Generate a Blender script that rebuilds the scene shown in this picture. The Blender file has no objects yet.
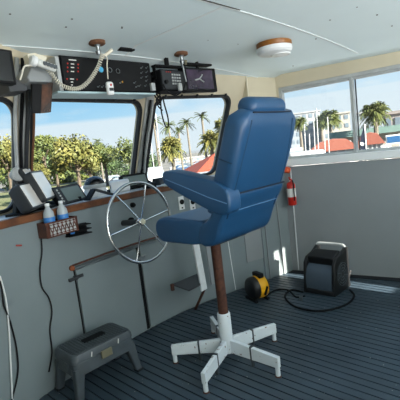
import bpy, bmesh, math, random
from mathutils import Vector as V, Matrix, Euler
C = bpy.context.scene.collection
sc = bpy.context.scene
random.seed(7)
PI = math.pi

# ------------------------------------------------------------------ camera
EYE = V((0, 0, 1.38)); PITCH = math.radians(7.1); ROLL = -math.atan(.12); YAW = math.radians(-45)
_h = V((-math.sin(YAW), math.cos(YAW), 0)); _r = V((math.cos(YAW), math.sin(YAW), 0)); _u = V((0, 0, 1))
FWD = _h * math.cos(PITCH) - _u * math.sin(PITCH)
_u2 = _u * math.cos(PITCH) + _h * math.sin(PITCH)
CR = _r * math.cos(ROLL) + _u2 * math.sin(ROLL)
CU = _u2 * math.cos(ROLL) - _r * math.sin(ROLL)
cam_d = bpy.data.cameras.new('camera'); cam_d.sensor_width = 36; cam_d.lens = 36
cam_d.clip_start = .05; cam_d.clip_end = 2000
cam = bpy.data.objects.new('camera', cam_d); C.objects.link(cam)
cam.matrix_world = Matrix.Translation(EYE) @ Matrix((CR, CU, -FWD)).transposed().to_4x4()
sc.camera = cam

# ------------------------------------------------------------------ light
sc.view_settings.view_transform = 'Standard'; sc.view_settings.look = 'None'
sc.view_settings.gamma = 1; sc.view_settings.use_curve_mapping = False
sc.view_settings.exposure = 0.0
SKY = 1.1; SUN = 27; SUN_EL = math.radians(24); FILL_DOOR = 45; FILL_REAR = 80
sun_d = bpy.data.lights.new('sun', 'SUN'); sun_d.energy = SUN; sun_d.angle = .009; sun_d.color = (1, .93, .82)
sun = bpy.data.objects.new('sun', sun_d); C.objects.link(sun)
_t = V((-.03, math.cos(SUN_EL), -math.sin(SUN_EL))).normalized()
sun.rotation_euler = _t.to_track_quat('-Z', 'Y').to_euler()
def area(name, loc, size, dirn, power, col):
    d = bpy.data.lights.new(name, 'AREA'); d.shape = 'RECTANGLE'; d.size, d.size_y = size; d.energy = power; d.color = col
    o = bpy.data.objects.new(name, d); C.objects.link(o); o.location = loc
    o.rotation_euler = V(dirn).to_track_quat('-Z', 'Y').to_euler(); return o
area('fill_doorway', (.47, -1.27, 1.0), (.9, 1.85), (.1, .75, 1.3), FILL_DOOR, (.93, .97, 1))  # added fill lamp, out of view, tilted up to brighten the ceiling
area('fill_rear_windows', (2.08, -1.27, 1.46), (1.85, .85), (0, .75, 1.5), FILL_REAR, (.93, .97, 1))  # second added fill lamp, standing in for daylight from the aft deck

w = bpy.data.worlds.new('sky'); sc.world = w; w.use_nodes = True
nt = w.node_tree; nt.nodes.clear()
def N(nt, t, **k):
    n = nt.nodes.new(t)
    for a, b in k.items(): setattr(n, a, b)
    return n
def ramp(nt, stops, interp='LINEAR'):
    n = N(nt, 'ShaderNodeValToRGB'); cr = n.color_ramp; cr.interpolation = interp
    while len(cr.elements) < len(stops): cr.elements.new(.5)
    for e, (p, c) in zip(cr.elements, stops): e.position = p; e.color = (*c, 1)
    return n
tc = N(nt, 'ShaderNodeTexCoord'); sx = N(nt, 'ShaderNodeSeparateXYZ')
nt.links.new(tc.outputs['Generated'], sx.inputs[0])
mr = N(nt, 'ShaderNodeMapRange'); mr.inputs[1].default_value = -.2; mr.inputs[2].default_value = .8
nt.links.new(sx.outputs[2], mr.inputs[0])
grad = ramp(nt, [(0, (.55, .54, .5)), (.19, (.6, .6, .58)), (.205, (.74, .87, .95)), (.27, (.50, .76, .93)), (.35, (.30, .62, .90)), (.5, (.20, .50, .86)), (1, (.12, .36, .8))])
nt.links.new(mr.outputs[0], grad.inputs[0])
mp = N(nt, 'ShaderNodeMapping'); mp.inputs['Scale'].default_value = (3.2, 3.2, 9); mp.inputs['Location'].default_value = (.3, 1.1, .15)
nt.links.new(tc.outputs['Generated'], mp.inputs[0])
nz = N(nt, 'ShaderNodeTexNoise'); nz.inputs['Scale'].default_value = 1.1; nz.inputs['Detail'].default_value = 6
nt.links.new(mp.outputs[0], nz.inputs[0])
cl = ramp(nt, [(.48, (0, 0, 0)), (.66, (1, 1, 1))])
nt.links.new(nz.outputs[0], cl.inputs[0])
# the low bank of cloud near the horizon
bank = N(nt, 'ShaderNodeMapRange'); bank.inputs[1].default_value = .104; bank.inputs[2].default_value = .094
nt.links.new(sx.outputs[2], bank.inputs[0])
mx0 = N(nt, 'ShaderNodeMath', operation='MAXIMUM'); nt.links.new(cl.outputs[0], mx0.inputs[0])
bm_ = N(nt, 'ShaderNodeMath', operation='MULTIPLY'); bm_.inputs[1].default_value = .85
nt.links.new(bank.outputs[0], bm_.inputs[0]); nt.links.new(bm_.outputs[0], mx0.inputs[1])
hz = N(nt, 'ShaderNodeMapRange', interpolation_type='SMOOTHSTEP'); hz.inputs[1].default_value = .5; hz.inputs[2].default_value = .97; hz.inputs[4].default_value = .55
nt.links.new(sx.outputs[0], hz.inputs[0])
mxh = N(nt, 'ShaderNodeMath', operation='MAXIMUM'); nt.links.new(mx0.outputs[0], mxh.inputs[0]); nt.links.new(hz.outputs[0], mxh.inputs[1]); mx0 = mxh
mix = N(nt, 'ShaderNodeMixRGB'); mix.inputs[2].default_value = (.78, .87, .93, 1)
nt.links.new(mx0.outputs[0], mix.inputs[0]); nt.links.new(grad.outputs[0], mix.inputs[1])
up = N(nt, 'ShaderNodeMath', operation='GREATER_THAN'); up.inputs[1].default_value = 0
nt.links.new(sx.outputs[2], up.inputs[0])
mix2 = N(nt, 'ShaderNodeMixRGB'); nt.links.new(up.outputs[0], mix2.inputs[0])
nt.links.new(grad.outputs[0], mix2.inputs[1]); nt.links.new(mix.outputs[0], mix2.inputs[2])
bg = N(nt, 'ShaderNodeBackground'); bg.inputs[1].default_value = SKY
nt.links.new(mix2.outputs[0], bg.inputs[0])
wo = N(nt, 'ShaderNodeOutputWorld'); nt.links.new(bg.outputs[0], wo.inputs[0])

# ------------------------------------------------------------------ materials
def lin(h):
    h = h.lstrip('#'); v = [int(h[i:i+2], 16) / 255 for i in (0, 2, 4)]
    return tuple(x / 12.92 if x <= .04045 else ((x + .055) / 1.055) ** 2.4 for x in v)
def mat(name, col, rough=.6, metal=0, noise=0, nscale=8, col2=None, bump=0, bscale=60, coat=0, spec=.5, emit=None, obj=False):
    m = bpy.data.materials.new(name); m.use_nodes = True; t = m.node_tree; b = t.nodes['Principled BSDF']
    c = lin(col) if isinstance(col, str) else col
    b.inputs['Base Color'].default_value = (*c, 1); b.inputs['Roughness'].default_value = rough; b.inputs['Metallic'].default_value = metal
    b.inputs['Coat Weight'].default_value = coat; b.inputs['Specular IOR Level'].default_value = spec
    co = N(t, 'ShaderNodeTexCoord')
    if noise or col2:
        n = N(t, 'ShaderNodeTexNoise'); n.inputs['Scale'].default_value = nscale; n.inputs['Detail'].default_value = 5
        t.links.new(co.outputs['Object'], n.inputs[0])
        c2 = lin(col2) if isinstance(col2, str) else (col2 or tuple(x * (1 - noise) for x in c))
        r = ramp(t, [(.35, c2), (.62, c)]); t.links.new(n.outputs[0], r.inputs[0]); t.links.new(r.outputs[0], b.inputs['Base Color'])
    if bump:
        n = N(t, 'ShaderNodeTexNoise'); n.inputs['Scale'].default_value = bscale; n.inputs['Detail'].default_value = 3
        t.links.new(co.outputs['Object'], n.inputs[0])
        bp = N(t, 'ShaderNodeBump'); bp.inputs['Strength'].default_value = bump; bp.inputs['Distance'].default_value = .004
        t.links.new(n.outputs[0], bp.inputs['Height']); t.links.new(bp.outputs[0], b.inputs['Normal'])
    if emit:
        b.inputs['Emission Color'].default_value = (*lin(emit[0]), 1); b.inputs['Emission Strength'].default_value = emit[1]
    return m
M = {}
OUT = False
def mk(k, col, *a, **kw):
    if OUT: # sunlit things outdoors: reflectances scaled down to offset the strong sun
        f = .45 if k == 'hull_white' else .38
        col = tuple(x * f for x in lin(col))
        if 'col2' in kw: kw['col2'] = tuple(x * f for x in lin(kw['col2']))
    M[k] = mat(k, col, *a, **kw)
mk('paint_grey', '#7f8a8d', .45, noise=.06, nscale=3, bump=.05, bscale=25)
mk('paint_wall', '#8e9395', .4, noise=.05, nscale=3, bump=.04, bscale=25)
mk('paint_cream', '#d3c8ae', .5, noise=.05, nscale=4)
mk('ceiling_white', '#e3f1f3', .42, noise=.04, nscale=2)
mk('seam', '#e8eeee', .5); mk('screw', '#4a4640', .5, metal=.6)
mk('rubber', '#10141a', .55, spec=.3); mk('black', '#0a0c0f', .6, spec=.25); mk('black_matte', '#0d0f12', .8, spec=.2); mk('dark_grey', '#2c3034', .5)
mk('alu', '#dfe3e3', .45, metal=.1, noise=.1, nscale=20); mk('alu_dull', '#b6baba', .5, noise=.15, nscale=12)
mk('gasket', '#15171a', .6); mk('wood', '#7a4a28', .4, col2='#4e2c17', nscale=9, coat=.2); mk('wood_dark', '#5c2f1c', .45, col2='#3d1d12', nscale=20)
mk('desk_top', '#dde4ea', .35, noise=.08, nscale=8)
mk('vinyl', '#1b476d', .40, noise=.05, nscale=5, bump=.12, bscale=90, spec=.5)
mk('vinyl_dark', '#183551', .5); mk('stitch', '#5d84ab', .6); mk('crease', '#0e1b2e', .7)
mk('rust', '#54301f', .7, col2='#3a1d14', nscale=30, bump=.3, bscale=80); mk('rust_bright', '#8a4a2a', .8, noise=.3, nscale=60)
mk('white_paint', '#dfe3e4', .45, noise=.10, nscale=25); mk('white', '#e8eaea', .45); mk('off_white', '#e6dfca', .5)
mk('white_plastic', '#dadcd8', .4)
def chipped():
    m = mat('chipped_white', '#d5dde2', .5); t = m.node_tree; b = t.nodes['Principled BSDF']
    co = N(t, 'ShaderNodeTexCoord'); n = N(t, 'ShaderNodeTexNoise'); n.inputs['Scale'].default_value = 38; n.inputs['Detail'].default_value = 4
    t.links.new(co.outputs['Object'], n.inputs[0])
    r = ramp(t, [(.30, lin('#6a4530')), (.35, lin('#d5dde2'))]); t.links.new(n.outputs[0], r.inputs[0]); t.links.new(r.outputs[0], b.inputs['Base Color'])
    M['chipped'] = m
chipped()
mk('chrome', '#d8dadc', .14, metal=1); mk('steel', '#9ba1a4', .35, metal=.9)
mk('screen_off', '#0b0d10', .12, spec=.6); mk('screen_glossy', '#1b2126', .04, spec=1.0, coat=1)
mk('screen_pale', '#8d9aa0', .12, spec=.8, coat=.6); mk('screen_lcd', '#6f7e7c', .3)
mk('screen_reflection', '#faf4ec', .05, spec=.8, coat=.8)  # bright reflection of ceiling and sky painted into the screen colour
mk('red', '#c22519', .35); mk('red_dull', '#9c2a24', .5); mk('yellow', '#e0a313', .4); mk('orange', '#d9572a', .6); mk('amber', '#8f5a1f', .4)
mk('lamp_dome', '#e7e9ea', .35); mk('lamp_lens', '#f4f6f6', .2)
mk('grey_plastic', '#464f55', .5, noise=.25, nscale=14, bump=.1); mk('grey_plastic_lid', '#353d42', .6, noise=.2, nscale=60, bump=.3, bscale=250)
mk('latch_brass', '#6e6a55', .5); mk('blower_grey', '#46525e', .3); mk('blower_black', '#0c0e10', .5)
mk('label_white', '#e4e4de', .5); mk('label_blue', '#3a80c8', .4); mk('cyan', '#54b9e6', .4); mk('lightblue_paint', '#b4cdd2', .5)
mk('carpet_brown', '#6d4a34', .9); mk('cord_white', '#ddd8c8', .5)
mk('brown_photo', '#6b4433', .2, col2='#2a1d18', nscale=9, spec=.7)
mk('purple_screen', '#4a3b52', .1, col2='#211b29', nscale=8, spec=.7)
def floor_mat():
    m = mat('deck_rubber', '#2f3f4b', .48, spec=.45); t = m.node_tree; b = t.nodes['Principled BSDF']
    co = N(t, 'ShaderNodeTexCoord')
    n1 = N(t, 'ShaderNodeTexNoise'); n1.inputs['Scale'].default_value = 2.5; n1.inputs['Detail'].default_value = 4
    n2 = N(t, 'ShaderNodeTexVoronoi'); n2.inputs['Scale'].default_value = 16
    t.links.new(co.outputs['Object'], n1.inputs[0]); t.links.new(co.outputs['Object'], n2.inputs[0])
    r1 = ramp(t, [(.3, lin('#2c3943')), (.7, lin('#3b4a56'))]); t.links.new(n1.outputs[0], r1.inputs[0])
    r2 = ramp(t, [(.045, (1, 1, 1)), (.06, (0, 0, 0))]); t.links.new(n2.outputs['Distance'], r2.inputs[0])
    mm = N(t, 'ShaderNodeMixRGB'); mm.inputs[2].default_value = (*lin('#a9a69c'), 1)
    t.links.new(r2.outputs[0], mm.inputs[0]); t.links.new(r1.outputs[0], mm.inputs[1]); t.links.new(mm.outputs[0], b.inputs['Base Color'])
    M['deck'] = m
floor_mat()
def glass_mat():
    m = bpy.data.materials.new('window_glass'); m.use_nodes = True; t = m.node_tree; t.nodes.clear()
    tr = N(t, 'ShaderNodeBsdfTransparent'); tr.inputs[0].default_value = (.97, .985, .985, 1)
    gl = N(t, 'ShaderNodeBsdfGlossy'); gl.inputs['Roughness'].default_value = .02
    mx = N(t, 'ShaderNodeMixShader'); mx.inputs[0].default_value = .035
    o = N(t, 'ShaderNodeOutputMaterial')
    t.links.new(tr.outputs[0], mx.inputs[1]); t.links.new(gl.outputs[0], mx.inputs[2]); t.links.new(mx.outputs[0], o.inputs[0])
    M['glass'] = m
glass_mat()
mk('bottle_clear', '#d3dde2', .1, spec=.6)
M['bottle_clear'].node_tree.nodes['Principled BSDF'].inputs['Transmission Weight'].default_value = .35

# ------------------------------------------------------------------ mesh helpers
class MB:
    def __init__(s): s.v = []; s.f = []
    def add(s, vs, fs):
        n = len(s.v); s.v += [tuple(x) for x in vs]; s.f += [tuple(i + n for i in q) for q in fs]; return s
    def box(s, c, d, R=None):
        c = V(c); hx, hy, hz = [x / 2 for x in d]; R = R or Matrix.Identity(3)
        vs = [c + R @ V((x, y, z)) for x in (-hx, hx) for y in (-hy, hy) for z in (-hz, hz)]
        return s.add(vs, [(0, 1, 3, 2), (4, 6, 7, 5), (0, 4, 5, 1), (2, 3, 7, 6), (0, 2, 6, 4), (1, 5, 7, 3)])
    def bar(s, a, b, w, h, up=(0, 0, 1)):
        a, b = V(a), V(b); d = (b - a); L = d.length; d.normalize(); sd = d.cross(V(up)).normalized(); u = sd.cross(d)
        return s.box((a + b) / 2, (L, w, h), Matrix((d, sd, u)).transposed())
    def loft(s, loops, cap=True, closed=False):
        n = len(loops[0]); vs = [p for l in loops for p in l]; fs = []
        m = len(loops)
        for i in range(m if closed else m - 1):
            j = (i + 1) % m
            for k in range(n): fs.append((i * n + k, i * n + (k + 1) % n, j * n + (k + 1) % n, j * n + k))
        if cap and not closed: fs += [tuple(range(n))[::-1], tuple((m - 1) * n + k for k in range(n))]
        return s.add(vs, fs)
    def rev(s, o, axis, prof, n=20, cap=True):
        o = V(o); a = V(axis).normalized(); x = a.orthogonal().normalized(); y = a.cross(x)
        return s.loft([[o + a * h + (x * math.cos(2 * PI * k / n) + y * math.sin(2 * PI * k / n)) * max(r, 1e-4) for k in range(n)] for r, h in prof], cap)
    def cyl(s, a, b, r, r2=None, n=16):
        a, b = V(a), V(b); return s.rev(a, b - a, [(r, 0), (r if r2 is None else r2, (b - a).length)], n)
    def tube(s, pts, r, n=7, closed=False, flat=None):
        pts = [V(p) for p in pts]; m = len(pts); loops = []; prev = None
        for i, p in enumerate(pts):
            d = (pts[(i + 1) % m] - pts[i - 1]) if closed else (pts[min(i + 1, m - 1)] - pts[max(i - 1, 0)])
            d.normalize()
            x = d.orthogonal().normalized() if prev is None else (prev - d * prev.dot(d)).normalized()
            prev = x; y = d.cross(x); rr = r(i / (m - 1)) if callable(r) else r
            loops.append([p + (x * math.cos(2 * PI * k / n) + y * math.sin(2 * PI * k / n)) * rr for k in range(n)])
        return s.loft(loops, True, closed)
    def prism(s, poly, vec):
        vec = V(vec); return s.loft([[V(p) for p in poly], [V(p) + vec for p in poly]])
    def quad(s, a, b, c, d): return s.add([a, b, c, d], [(0, 1, 2, 3)])
    def build(s, name, m, parent=None, bevel=0, smooth=40, seg=2, sub=0, kind=None, label=None):
        bm = bmesh.new(); vs = [bm.verts.new(p) for p in s.v]
        for f in s.f:
            try: bm.faces.new([vs[i] for i in f])
            except ValueError: pass
        bmesh.ops.recalc_face_normals(bm, faces=bm.faces[:])
        if parent is not None and not parent.get('_w0'):
            off = world_loc(parent); bmesh.ops.translate(bm, verts=bm.verts[:], vec=-off)
        if smooth:
            for f in bm.faces: f.smooth = True
            for e in bm.edges:
                if len(e.link_faces) == 2 and e.calc_face_angle(0) > math.radians(smooth): e.smooth = False
        me = bpy.data.meshes.new(name); bm.to_mesh(me); bm.free()
        me.materials.append(M[m] if isinstance(m, str) else m)
        o = bpy.data.objects.new(name, me); C.objects.link(o)
        if parent is not None: o.parent = parent
        if bevel:
            b = o.modifiers.new('bevel', 'BEVEL'); b.width = bevel; b.segments = seg; b.limit_method = 'ANGLE'; b.angle_limit = math.radians(35)
        if sub:
            b = o.modifiers.new('sub', 'SUBSURF'); b.levels = b.render_levels = sub
        if kind: o['kind'] = kind
        if label: o['label'] = label
        return o
def world_loc(o):
    p = V(o.location)
    while o.parent is not None: o = o.parent; p = p + V(o.location)
    return p
def tag(o, label=None, cat=None, group=None, kind=None):
    if label: o['label'] = label
    if cat: o['category'] = cat
    if group: o['group'] = group
    if kind: o['kind'] = kind
    return o
def thing(name, label, cat, loc, group=None):
    o = bpy.data.objects.new(name, None); C.objects.link(o); o.location = loc; o.empty_display_size = .1
    return tag(o, label, cat, group)
def solo(name, mb, m, label, cat, group=None, **k):
    # a thing that is one mesh: origin at its lowest centre
    xs = [p[0] for p in mb.v]; ys = [p[1] for p in mb.v]; zs = [p[2] for p in mb.v]
    loc = V(((min(xs) + max(xs)) / 2, (min(ys) + max(ys)) / 2, min(zs)))
    mb.v = [tuple(V(p) - loc) for p in mb.v]
    o = mb.build(name, m, **k); o.location = loc; return tag(o, label, cat, group)
def copy_tree(o, parent=None):
    c = o.copy(); C.objects.link(c); c.parent = parent
    for ch in [x for x in bpy.data.objects if x.parent == o]: copy_tree(ch, c)
    return c
def rring(c, u, v, w, h, r, n=6):
    # rounded-rectangle loop centred c in the plane u, v
    c, u, v = V(c), V(u), V(v); out = []
    for sx_, sy_, a0 in ((1, 1, 0), (-1, 1, PI / 2), (-1, -1, PI), (1, -1, 3 * PI / 2)):
        for k in range(n + 1):
            a = a0 + PI / 2 * k / n
            out.append(c + u * (sx_ * (w / 2 - r) + r * math.cos(a)) + v * (sy_ * (h / 2 - r) + r * math.sin(a)))
    return out
def rbox(c, d, r, R=None, n=4, m=4):
    # softly rounded cushion block: rounded-rect sections stacked along local z with rounded ends
    c = V(c); R = R or Matrix.Identity(3); loops = []
    hz = d[2] / 2; r = min(r, hz, d[0] / 2, d[1] / 2)
    zs = [(-hz + r - r * math.cos(PI / 2 * k / m), r - r * math.sin(PI / 2 * k / m)) for k in range(m + 1)]
    zs += [(-z, i) for z, i in reversed(zs)]
    for z, ins in zs:
        loops.append([c + R @ p for p in rring((0, 0, z), (1, 0, 0), (0, 1, 0), d[0] - 2 * ins, d[1] - 2 * ins, max(r - ins * .6, .002), n)])
    return MB().loft(loops)
def on(px, py, p, n):
    # where the line of sight through a point of the view meets a real plane of the room
    d = CR * ((px - 200) / 400) + CU * ((200 - py) / 400) + FWD
    t = (V(p) - EYE).dot(V(n)) / d.dot(V(n)); return EYE + d * t
def ony(px, py, y): return on(px, py, (0, y, 0), (0, 1, 0))
def onz(px, py, z): return on(px, py, (0, 0, z), (0, 0, 1))
def far(px, dist, z):
    # a spot outside, at that bearing and distance
    d = CR * ((px - 200) / 400) + CU * ((200 - (168 - .12 * (px - 50))) / 400) + FWD
    d.z = 0; d.normalize(); return V((0, 0, z)) + d * dist
def smoothpath(pts, k=6):
    pts = [V(p) for p in pts]; out = []
    for i in range(len(pts) - 1):
        p0, p1, p2, p3 = pts[max(i - 1, 0)], pts[i], pts[i + 1], pts[min(i + 2, len(pts) - 1)]
        for j in range(k):
            t = j / k
            out.append(.5 * (2 * p1 + (p2 - p0) * t + (2 * p0 - 5 * p1 + 4 * p2 - p3) * t * t + (3 * p1 - p0 - 3 * p2 + p3) * t ** 3))
    return out + [pts[-1]]
def rotm(x=0, y=0, z=0): return Euler((x, y, z)).to_matrix()

# ------------------------------------------------------------------ the room
def RX(y): return 3.53 + (2.25 - y) * .18          # right wall, inner face
def ceil_z(x, y=0): return 2.125 - .028 * (x - 1.6) ** 2 - .28 * max(0, y - 2.2)
CF = [(-.45, 1.80), (.2, 2.14), (.55, 2.30), (.86, 2.41), (1.15, 2.475), (1.5, 2.535), (1.85, 2.56), (2.15, 2.56), (2.45, 2.53), (2.8, 2.455), (3.17, 2.36), (3.50, 2.28)]
def CY(x):
    for (a, b), (c, d) in zip(CF, CF[1:]):
        if a <= x <= c: return b + (d - b) * (x - a) / (c - a)
    return CF[0][1] if x < CF[0][0] else CF[-1][1]
TOP = 1.11
WN = [(-.45, 2.14), (1.07, 2.80), (2.15, 2.92), (3.17, 2.74)]   # front window wall in plan at z = 1.1
def WY(x, z):
    for (a, b), (c, d) in zip(WN, WN[1:]):
        if a <= x <= c: return b + (d - b) * (x - a) / (c - a) - .43 * (z - 1.1)
    return WN[-1][1] - .43 * (z - 1.1)
BACK = -1.3

# floor with fore-and-aft ribs
fb = MB()
fb.box((1.8, -.6, -.05), (5.2, 6.8, .09))
fl = fb.build('floor', 'rubber', kind='structure', smooth=0)
rb = MB(); x = -.6; pitch = .058
while x < 4.2:
    rb.box((x, .65, -.0015), (pitch - .010, 4.2, .009)); x += pitch
rb.build('rib', 'deck', fl, smooth=0, kind='stuff')
# dark strip along the right wall
g = MB(); g.prism([(RX(2.25) - .085, 2.27, .003), (RX(2.25) + .02, 2.27, .003), (RX(-1.3) + .02, -1.3, .003), (RX(-1.3) - .085, -1.3, .003)], (0, 0, .006))
g.build('trim_1', 'rubber', kind='structure', smooth=0)

# ceiling
cb = MB(); nx = 24
L0 = [(-.6 + 4.9 * i / nx) for i in range(nx + 1)]
def loop(y):
    xs2 = [-.5 + (RX(y) + .55) * i / nx for i in range(nx + 1)]
    return [(x, y, ceil_z(x, y)) for x in xs2] + [(x, y, ceil_z(x, y) + .06) for x in reversed(xs2)]
cb.loft([loop(-1.45), loop(1.0), loop(2.2), loop(2.33), loop(2.75)])
ce = cb.build('ceiling', 'ceiling_white', kind='structure', smooth=30)
s1 = MB()
def seam(mb, pts, w):
    for a, b in zip(pts, pts[1:]):
        mb.bar((a[0], a[1], ceil_z(*a) - .001), (b[0], b[1], ceil_z(*b) - .001), w, .004)
for y in (1.42, 2.33): s1.v and None; seam(s1, [(x, y) for x in [-.5 + .25 * i for i in range(17)]], .014)
s1.build('seam', 'seam', ce, smooth=0)
s2 = MB(); seam(s2, [(1.77, 2.33), (1.77, 2.2), (1.77, 1.42)], .018); s2.build('seam', 'seam', ce, smooth=0)
s3 = MB(); seam(s3, [(1.2, 1.408), (1.5, 1.408), (1.9, 1.408)], .005); s3.build('seam_gap', 'screw', ce, smooth=0)
for px, py in [(10, 14), (72, 19), (122, 27), (208, 40), (238, 44), (293, 66), (357, 7), (392, 26), (377, 15), (122, 28), (184, 66), (66, 27), (316, 39), (330, 20)]:
    p = onz(px, py, 2.1); p = onz(px, py, ceil_z(min(p.x, 3.6)))
    MB().rev((p.x, p.y, p.z + .002), (0, 0, -1), [(.006, 0), (.005, .004)], 8).build('screw', 'screw', ce)

# right wall: lower panel, header, window band
def rwall(mb, y0, y1, z0, z1, t=.06):
    a = (RX(y0), y0); b = (RX(y1), y1); n = V((.984, .177)) * t
    mb.prism([(a[0], a[1], z0), (b[0], b[1], z0), (b[0], b[1], z1), (a[0], a[1], z1)], (n.x, n.y, 0))
wr = MB(); rwall(wr, 2.27, BACK - .05, -.05, 1.10)
wrx = wr.build('wall_right', 'paint_wall', kind='structure', smooth=0)
hb = MB(); rwall(hb, 2.27, BACK - .05, 1.895, 2.14)
hb.build('wall_panel', 'paint_cream', wrx, smooth=0)
eb = MB(); rwall(eb, 2.27, 2.25, 1.10, 1.9); eb.build('wall_panel', 'paint_cream', wrx, smooth=0)
eb = MB(); rwall(eb, -1.0, BACK - .05, 1.10, 1.9); eb.build('wall_panel', 'paint_cream', wrx, smooth=0)
# right window
win = bpy.data.objects.new('window_4', None); C.objects.link(win); win['kind'] = 'structure'; win.location = (RX(1), 1, 1.11)
f = MB()
def rbar(mb, ya, yb, z, off, d, h):
    mb.bar((RX(ya) + off, ya, z), (RX(yb) + off, yb, z), d, h)
rbar(f, 2.255, -1.0, 1.145, .035, .12, .07); f.build('window_sill', 'white', win, bevel=.006)
f = MB(); rbar(f, 2.25, -1.0, 1.19, .045, .05, .026); rbar(f, 2.25, -1.0, 1.88, .02, .03, .035); rbar(f, 2.25, -1.0, 1.858, .045, .05, .03)
for y in (2.235, -.99): f.bar((RX(y) + .03, y, 1.15), (RX(y) + .03, y, 1.89), .05, .035, (0, 1, 0))
f.build('window_frame', 'alu_dull', win, bevel=.004)
f = MB(); f.bar((RX(1.57) + .03, 1.57, 1.16), (RX(1.57) + .03, 1.57, 1.88), .04, .03, (0, 1, 0))
f.bar((RX(.35) + .03, .35, 1.16), (RX(.35) + .03, .35, 1.88), .04, .03, (0, 1, 0)); f.build('mullion', 'alu_dull', win, bevel=.003)
f = MB(); f.bar((RX(1.545) + .045, 1.545, 1.17), (RX(1.545) + .045, 1.545, 1.87), .01, .010, (0, 1, 0)); f.build('gasket', 'dark_grey', win)
for ya, yb in ((2.23, 1.58), (1.55, .36), (.34, -.98)):
    q = MB(); q.bar((RX(ya) + .05, ya, 1.52), (RX(yb) + .05, yb, 1.52), .005, .68); q.build('pane', 'glass', win, smooth=0)

# corner panel between front and right wall
cp = MB(); P0, P1 = V((3.17, 2.36, 0)), V((3.545, 2.265, 0))
cp.prism([(3.17, 2.36, -.05), (3.55, 2.265, -.05), (3.55, 2.265, 1.12), (3.17, 2.36, 1.12)], (.02, .06, 0))
wc = cp.build('wall_corner', 'paint_grey', kind='structure', smooth=0)
cp = MB(); cp.prism([(3.17, 2.36, 1.12), (3.55, 2.265, 1.12), (3.55, 2.265, 2.14), (3.17, 2.36, 2.14)], (.02, .06, 0)); cp.build('wall_panel', 'paint_cream', wc, smooth=0)
cp = MB(); cp.prism([(3.17, 2.36, 1.10), (3.17, 2.80, 1.10), (3.17, 2.36, 2.0)], (.03, 0, 0)); cp.build('wall_panel', 'paint_cream', wc, smooth=0)
cp = MB(); cp.bar((3.165, 2.352, 1.2), (3.165, 2.352, 2.02), .012, .008, (0, 1, 0)); cp.build('joint_strip', 'off_white', wc)

# front wall in three raked facets, each with one rounded window
wf = bpy.data.objects.new('wall_front', None); C.objects.link(wf); wf['kind'] = 'structure'; wf.location = (1.6, 2.9, 1.1)
HOLES = [(-.25, 1.015, 1.14, 1.80), (1.135, 2.075, 1.135, 1.815), (2.215, 3.02, 1.135, 1.845)]
for i, ((a, b), (c, d)) in enumerate(zip(WN, WN[1:])):
    def P(x, z, off=0): # off: outwards
        y = b + (d - b) * (x - a) / (c - a) - .43 * (z - 1.1); return V((x, y + off, z))
    x0, x1, z0, z1 = HOLES[i]; r = .085; n = 6
    def ring(e, off=0, rr=None):
        rr = (r + e) if rr is None else rr; out = []
        for sx_, sz_, cx, cz in ((1, 1, x1 + e - rr, z1 + e - rr), (-1, 1, x0 - e + rr, z1 + e - rr), (-1, -1, x0 - e + rr, z0 - e + rr), (1, -1, x1 + e - rr, z0 - e + rr)):
            a0 = {(1, 1): 0, (-1, 1): PI / 2, (-1, -1): PI, (1, -1): 1.5 * PI}[(sx_, sz_)]
            for k in range(n + 1):
                t = a0 + PI / 2 * k / n; out.append(P(cx + rr * math.cos(t), cz + rr * math.sin(t), off))
        return out
    inner = ring(0); outer_c = [P(c, 2.16), P(a, 2.16), P(a, 1.06), P(c, 1.06)]
    mb = MB(); m_ = n + 1
    for off in (0, .06):
        inn = [p + V((0, off, 0)) for p in inner]; oc = [p + V((0, off, 0)) for p in outer_c]
        vs = inn + oc; K = 4 * m_; fs = []
        for q in range(4):
            for k in range(n): fs.append((q * m_ + k, q * m_ + k + 1, K + q))
            nx_ = ((q + 1) % 4) * m_
            fs.append((q * m_ + n, nx_, K + (q + 1) % 4, K + q))
        mb.add(vs, fs)
    mb.loft([inner, [p + V((0, .06, 0)) for p in inner]], cap=False)
    mb.build('wall_panel', 'paint_cream', wf, smooth=25)
    wi = bpy.data.objects.new('window_%d' % (i + 1), None); C.objects.link(wi); wi['kind'] = 'structure'; wi.location = P((x0 + x1) / 2, z0)
    fr = MB(); fr.loft([ring(.014, -.010), ring(-.008, -.010), ring(-.008, .03), ring(.014, .03)], closed=True); fr.build('window_frame', 'gasket', wi, smooth=35)
    gp = MB(); gl = ring(-.004, .02); g2 = ring(-.004, .025); gp.loft([gl, g2]); gp.build('pane', 'glass', wi, smooth=0)
    if i:
        st = MB()
        for k in range(5):
            xx = x0 + (x1 - x0) * (k + .5) / 5; p = P(xx, z1 + .01, -.02); st.box(p, (.012, .02, .022))
        st.build('frame_clip', 'dark_grey', wi, bevel=.002)
# pillar covers between the windows
for k, ((x, y), wd, m_) in enumerate(((WN[1], .11, 'alu_dull'), (WN[2], .14, 'alu_dull'))):
    tb = MB(); tb.bar((x, y - .014, 1.1), (x, y - .43 * .9 - .014, 2.0), wd * .55, .02, (0, 1, 0)); tb.build('trim_%d' % (k + 3), m_, kind='structure', bevel=.004)

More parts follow.
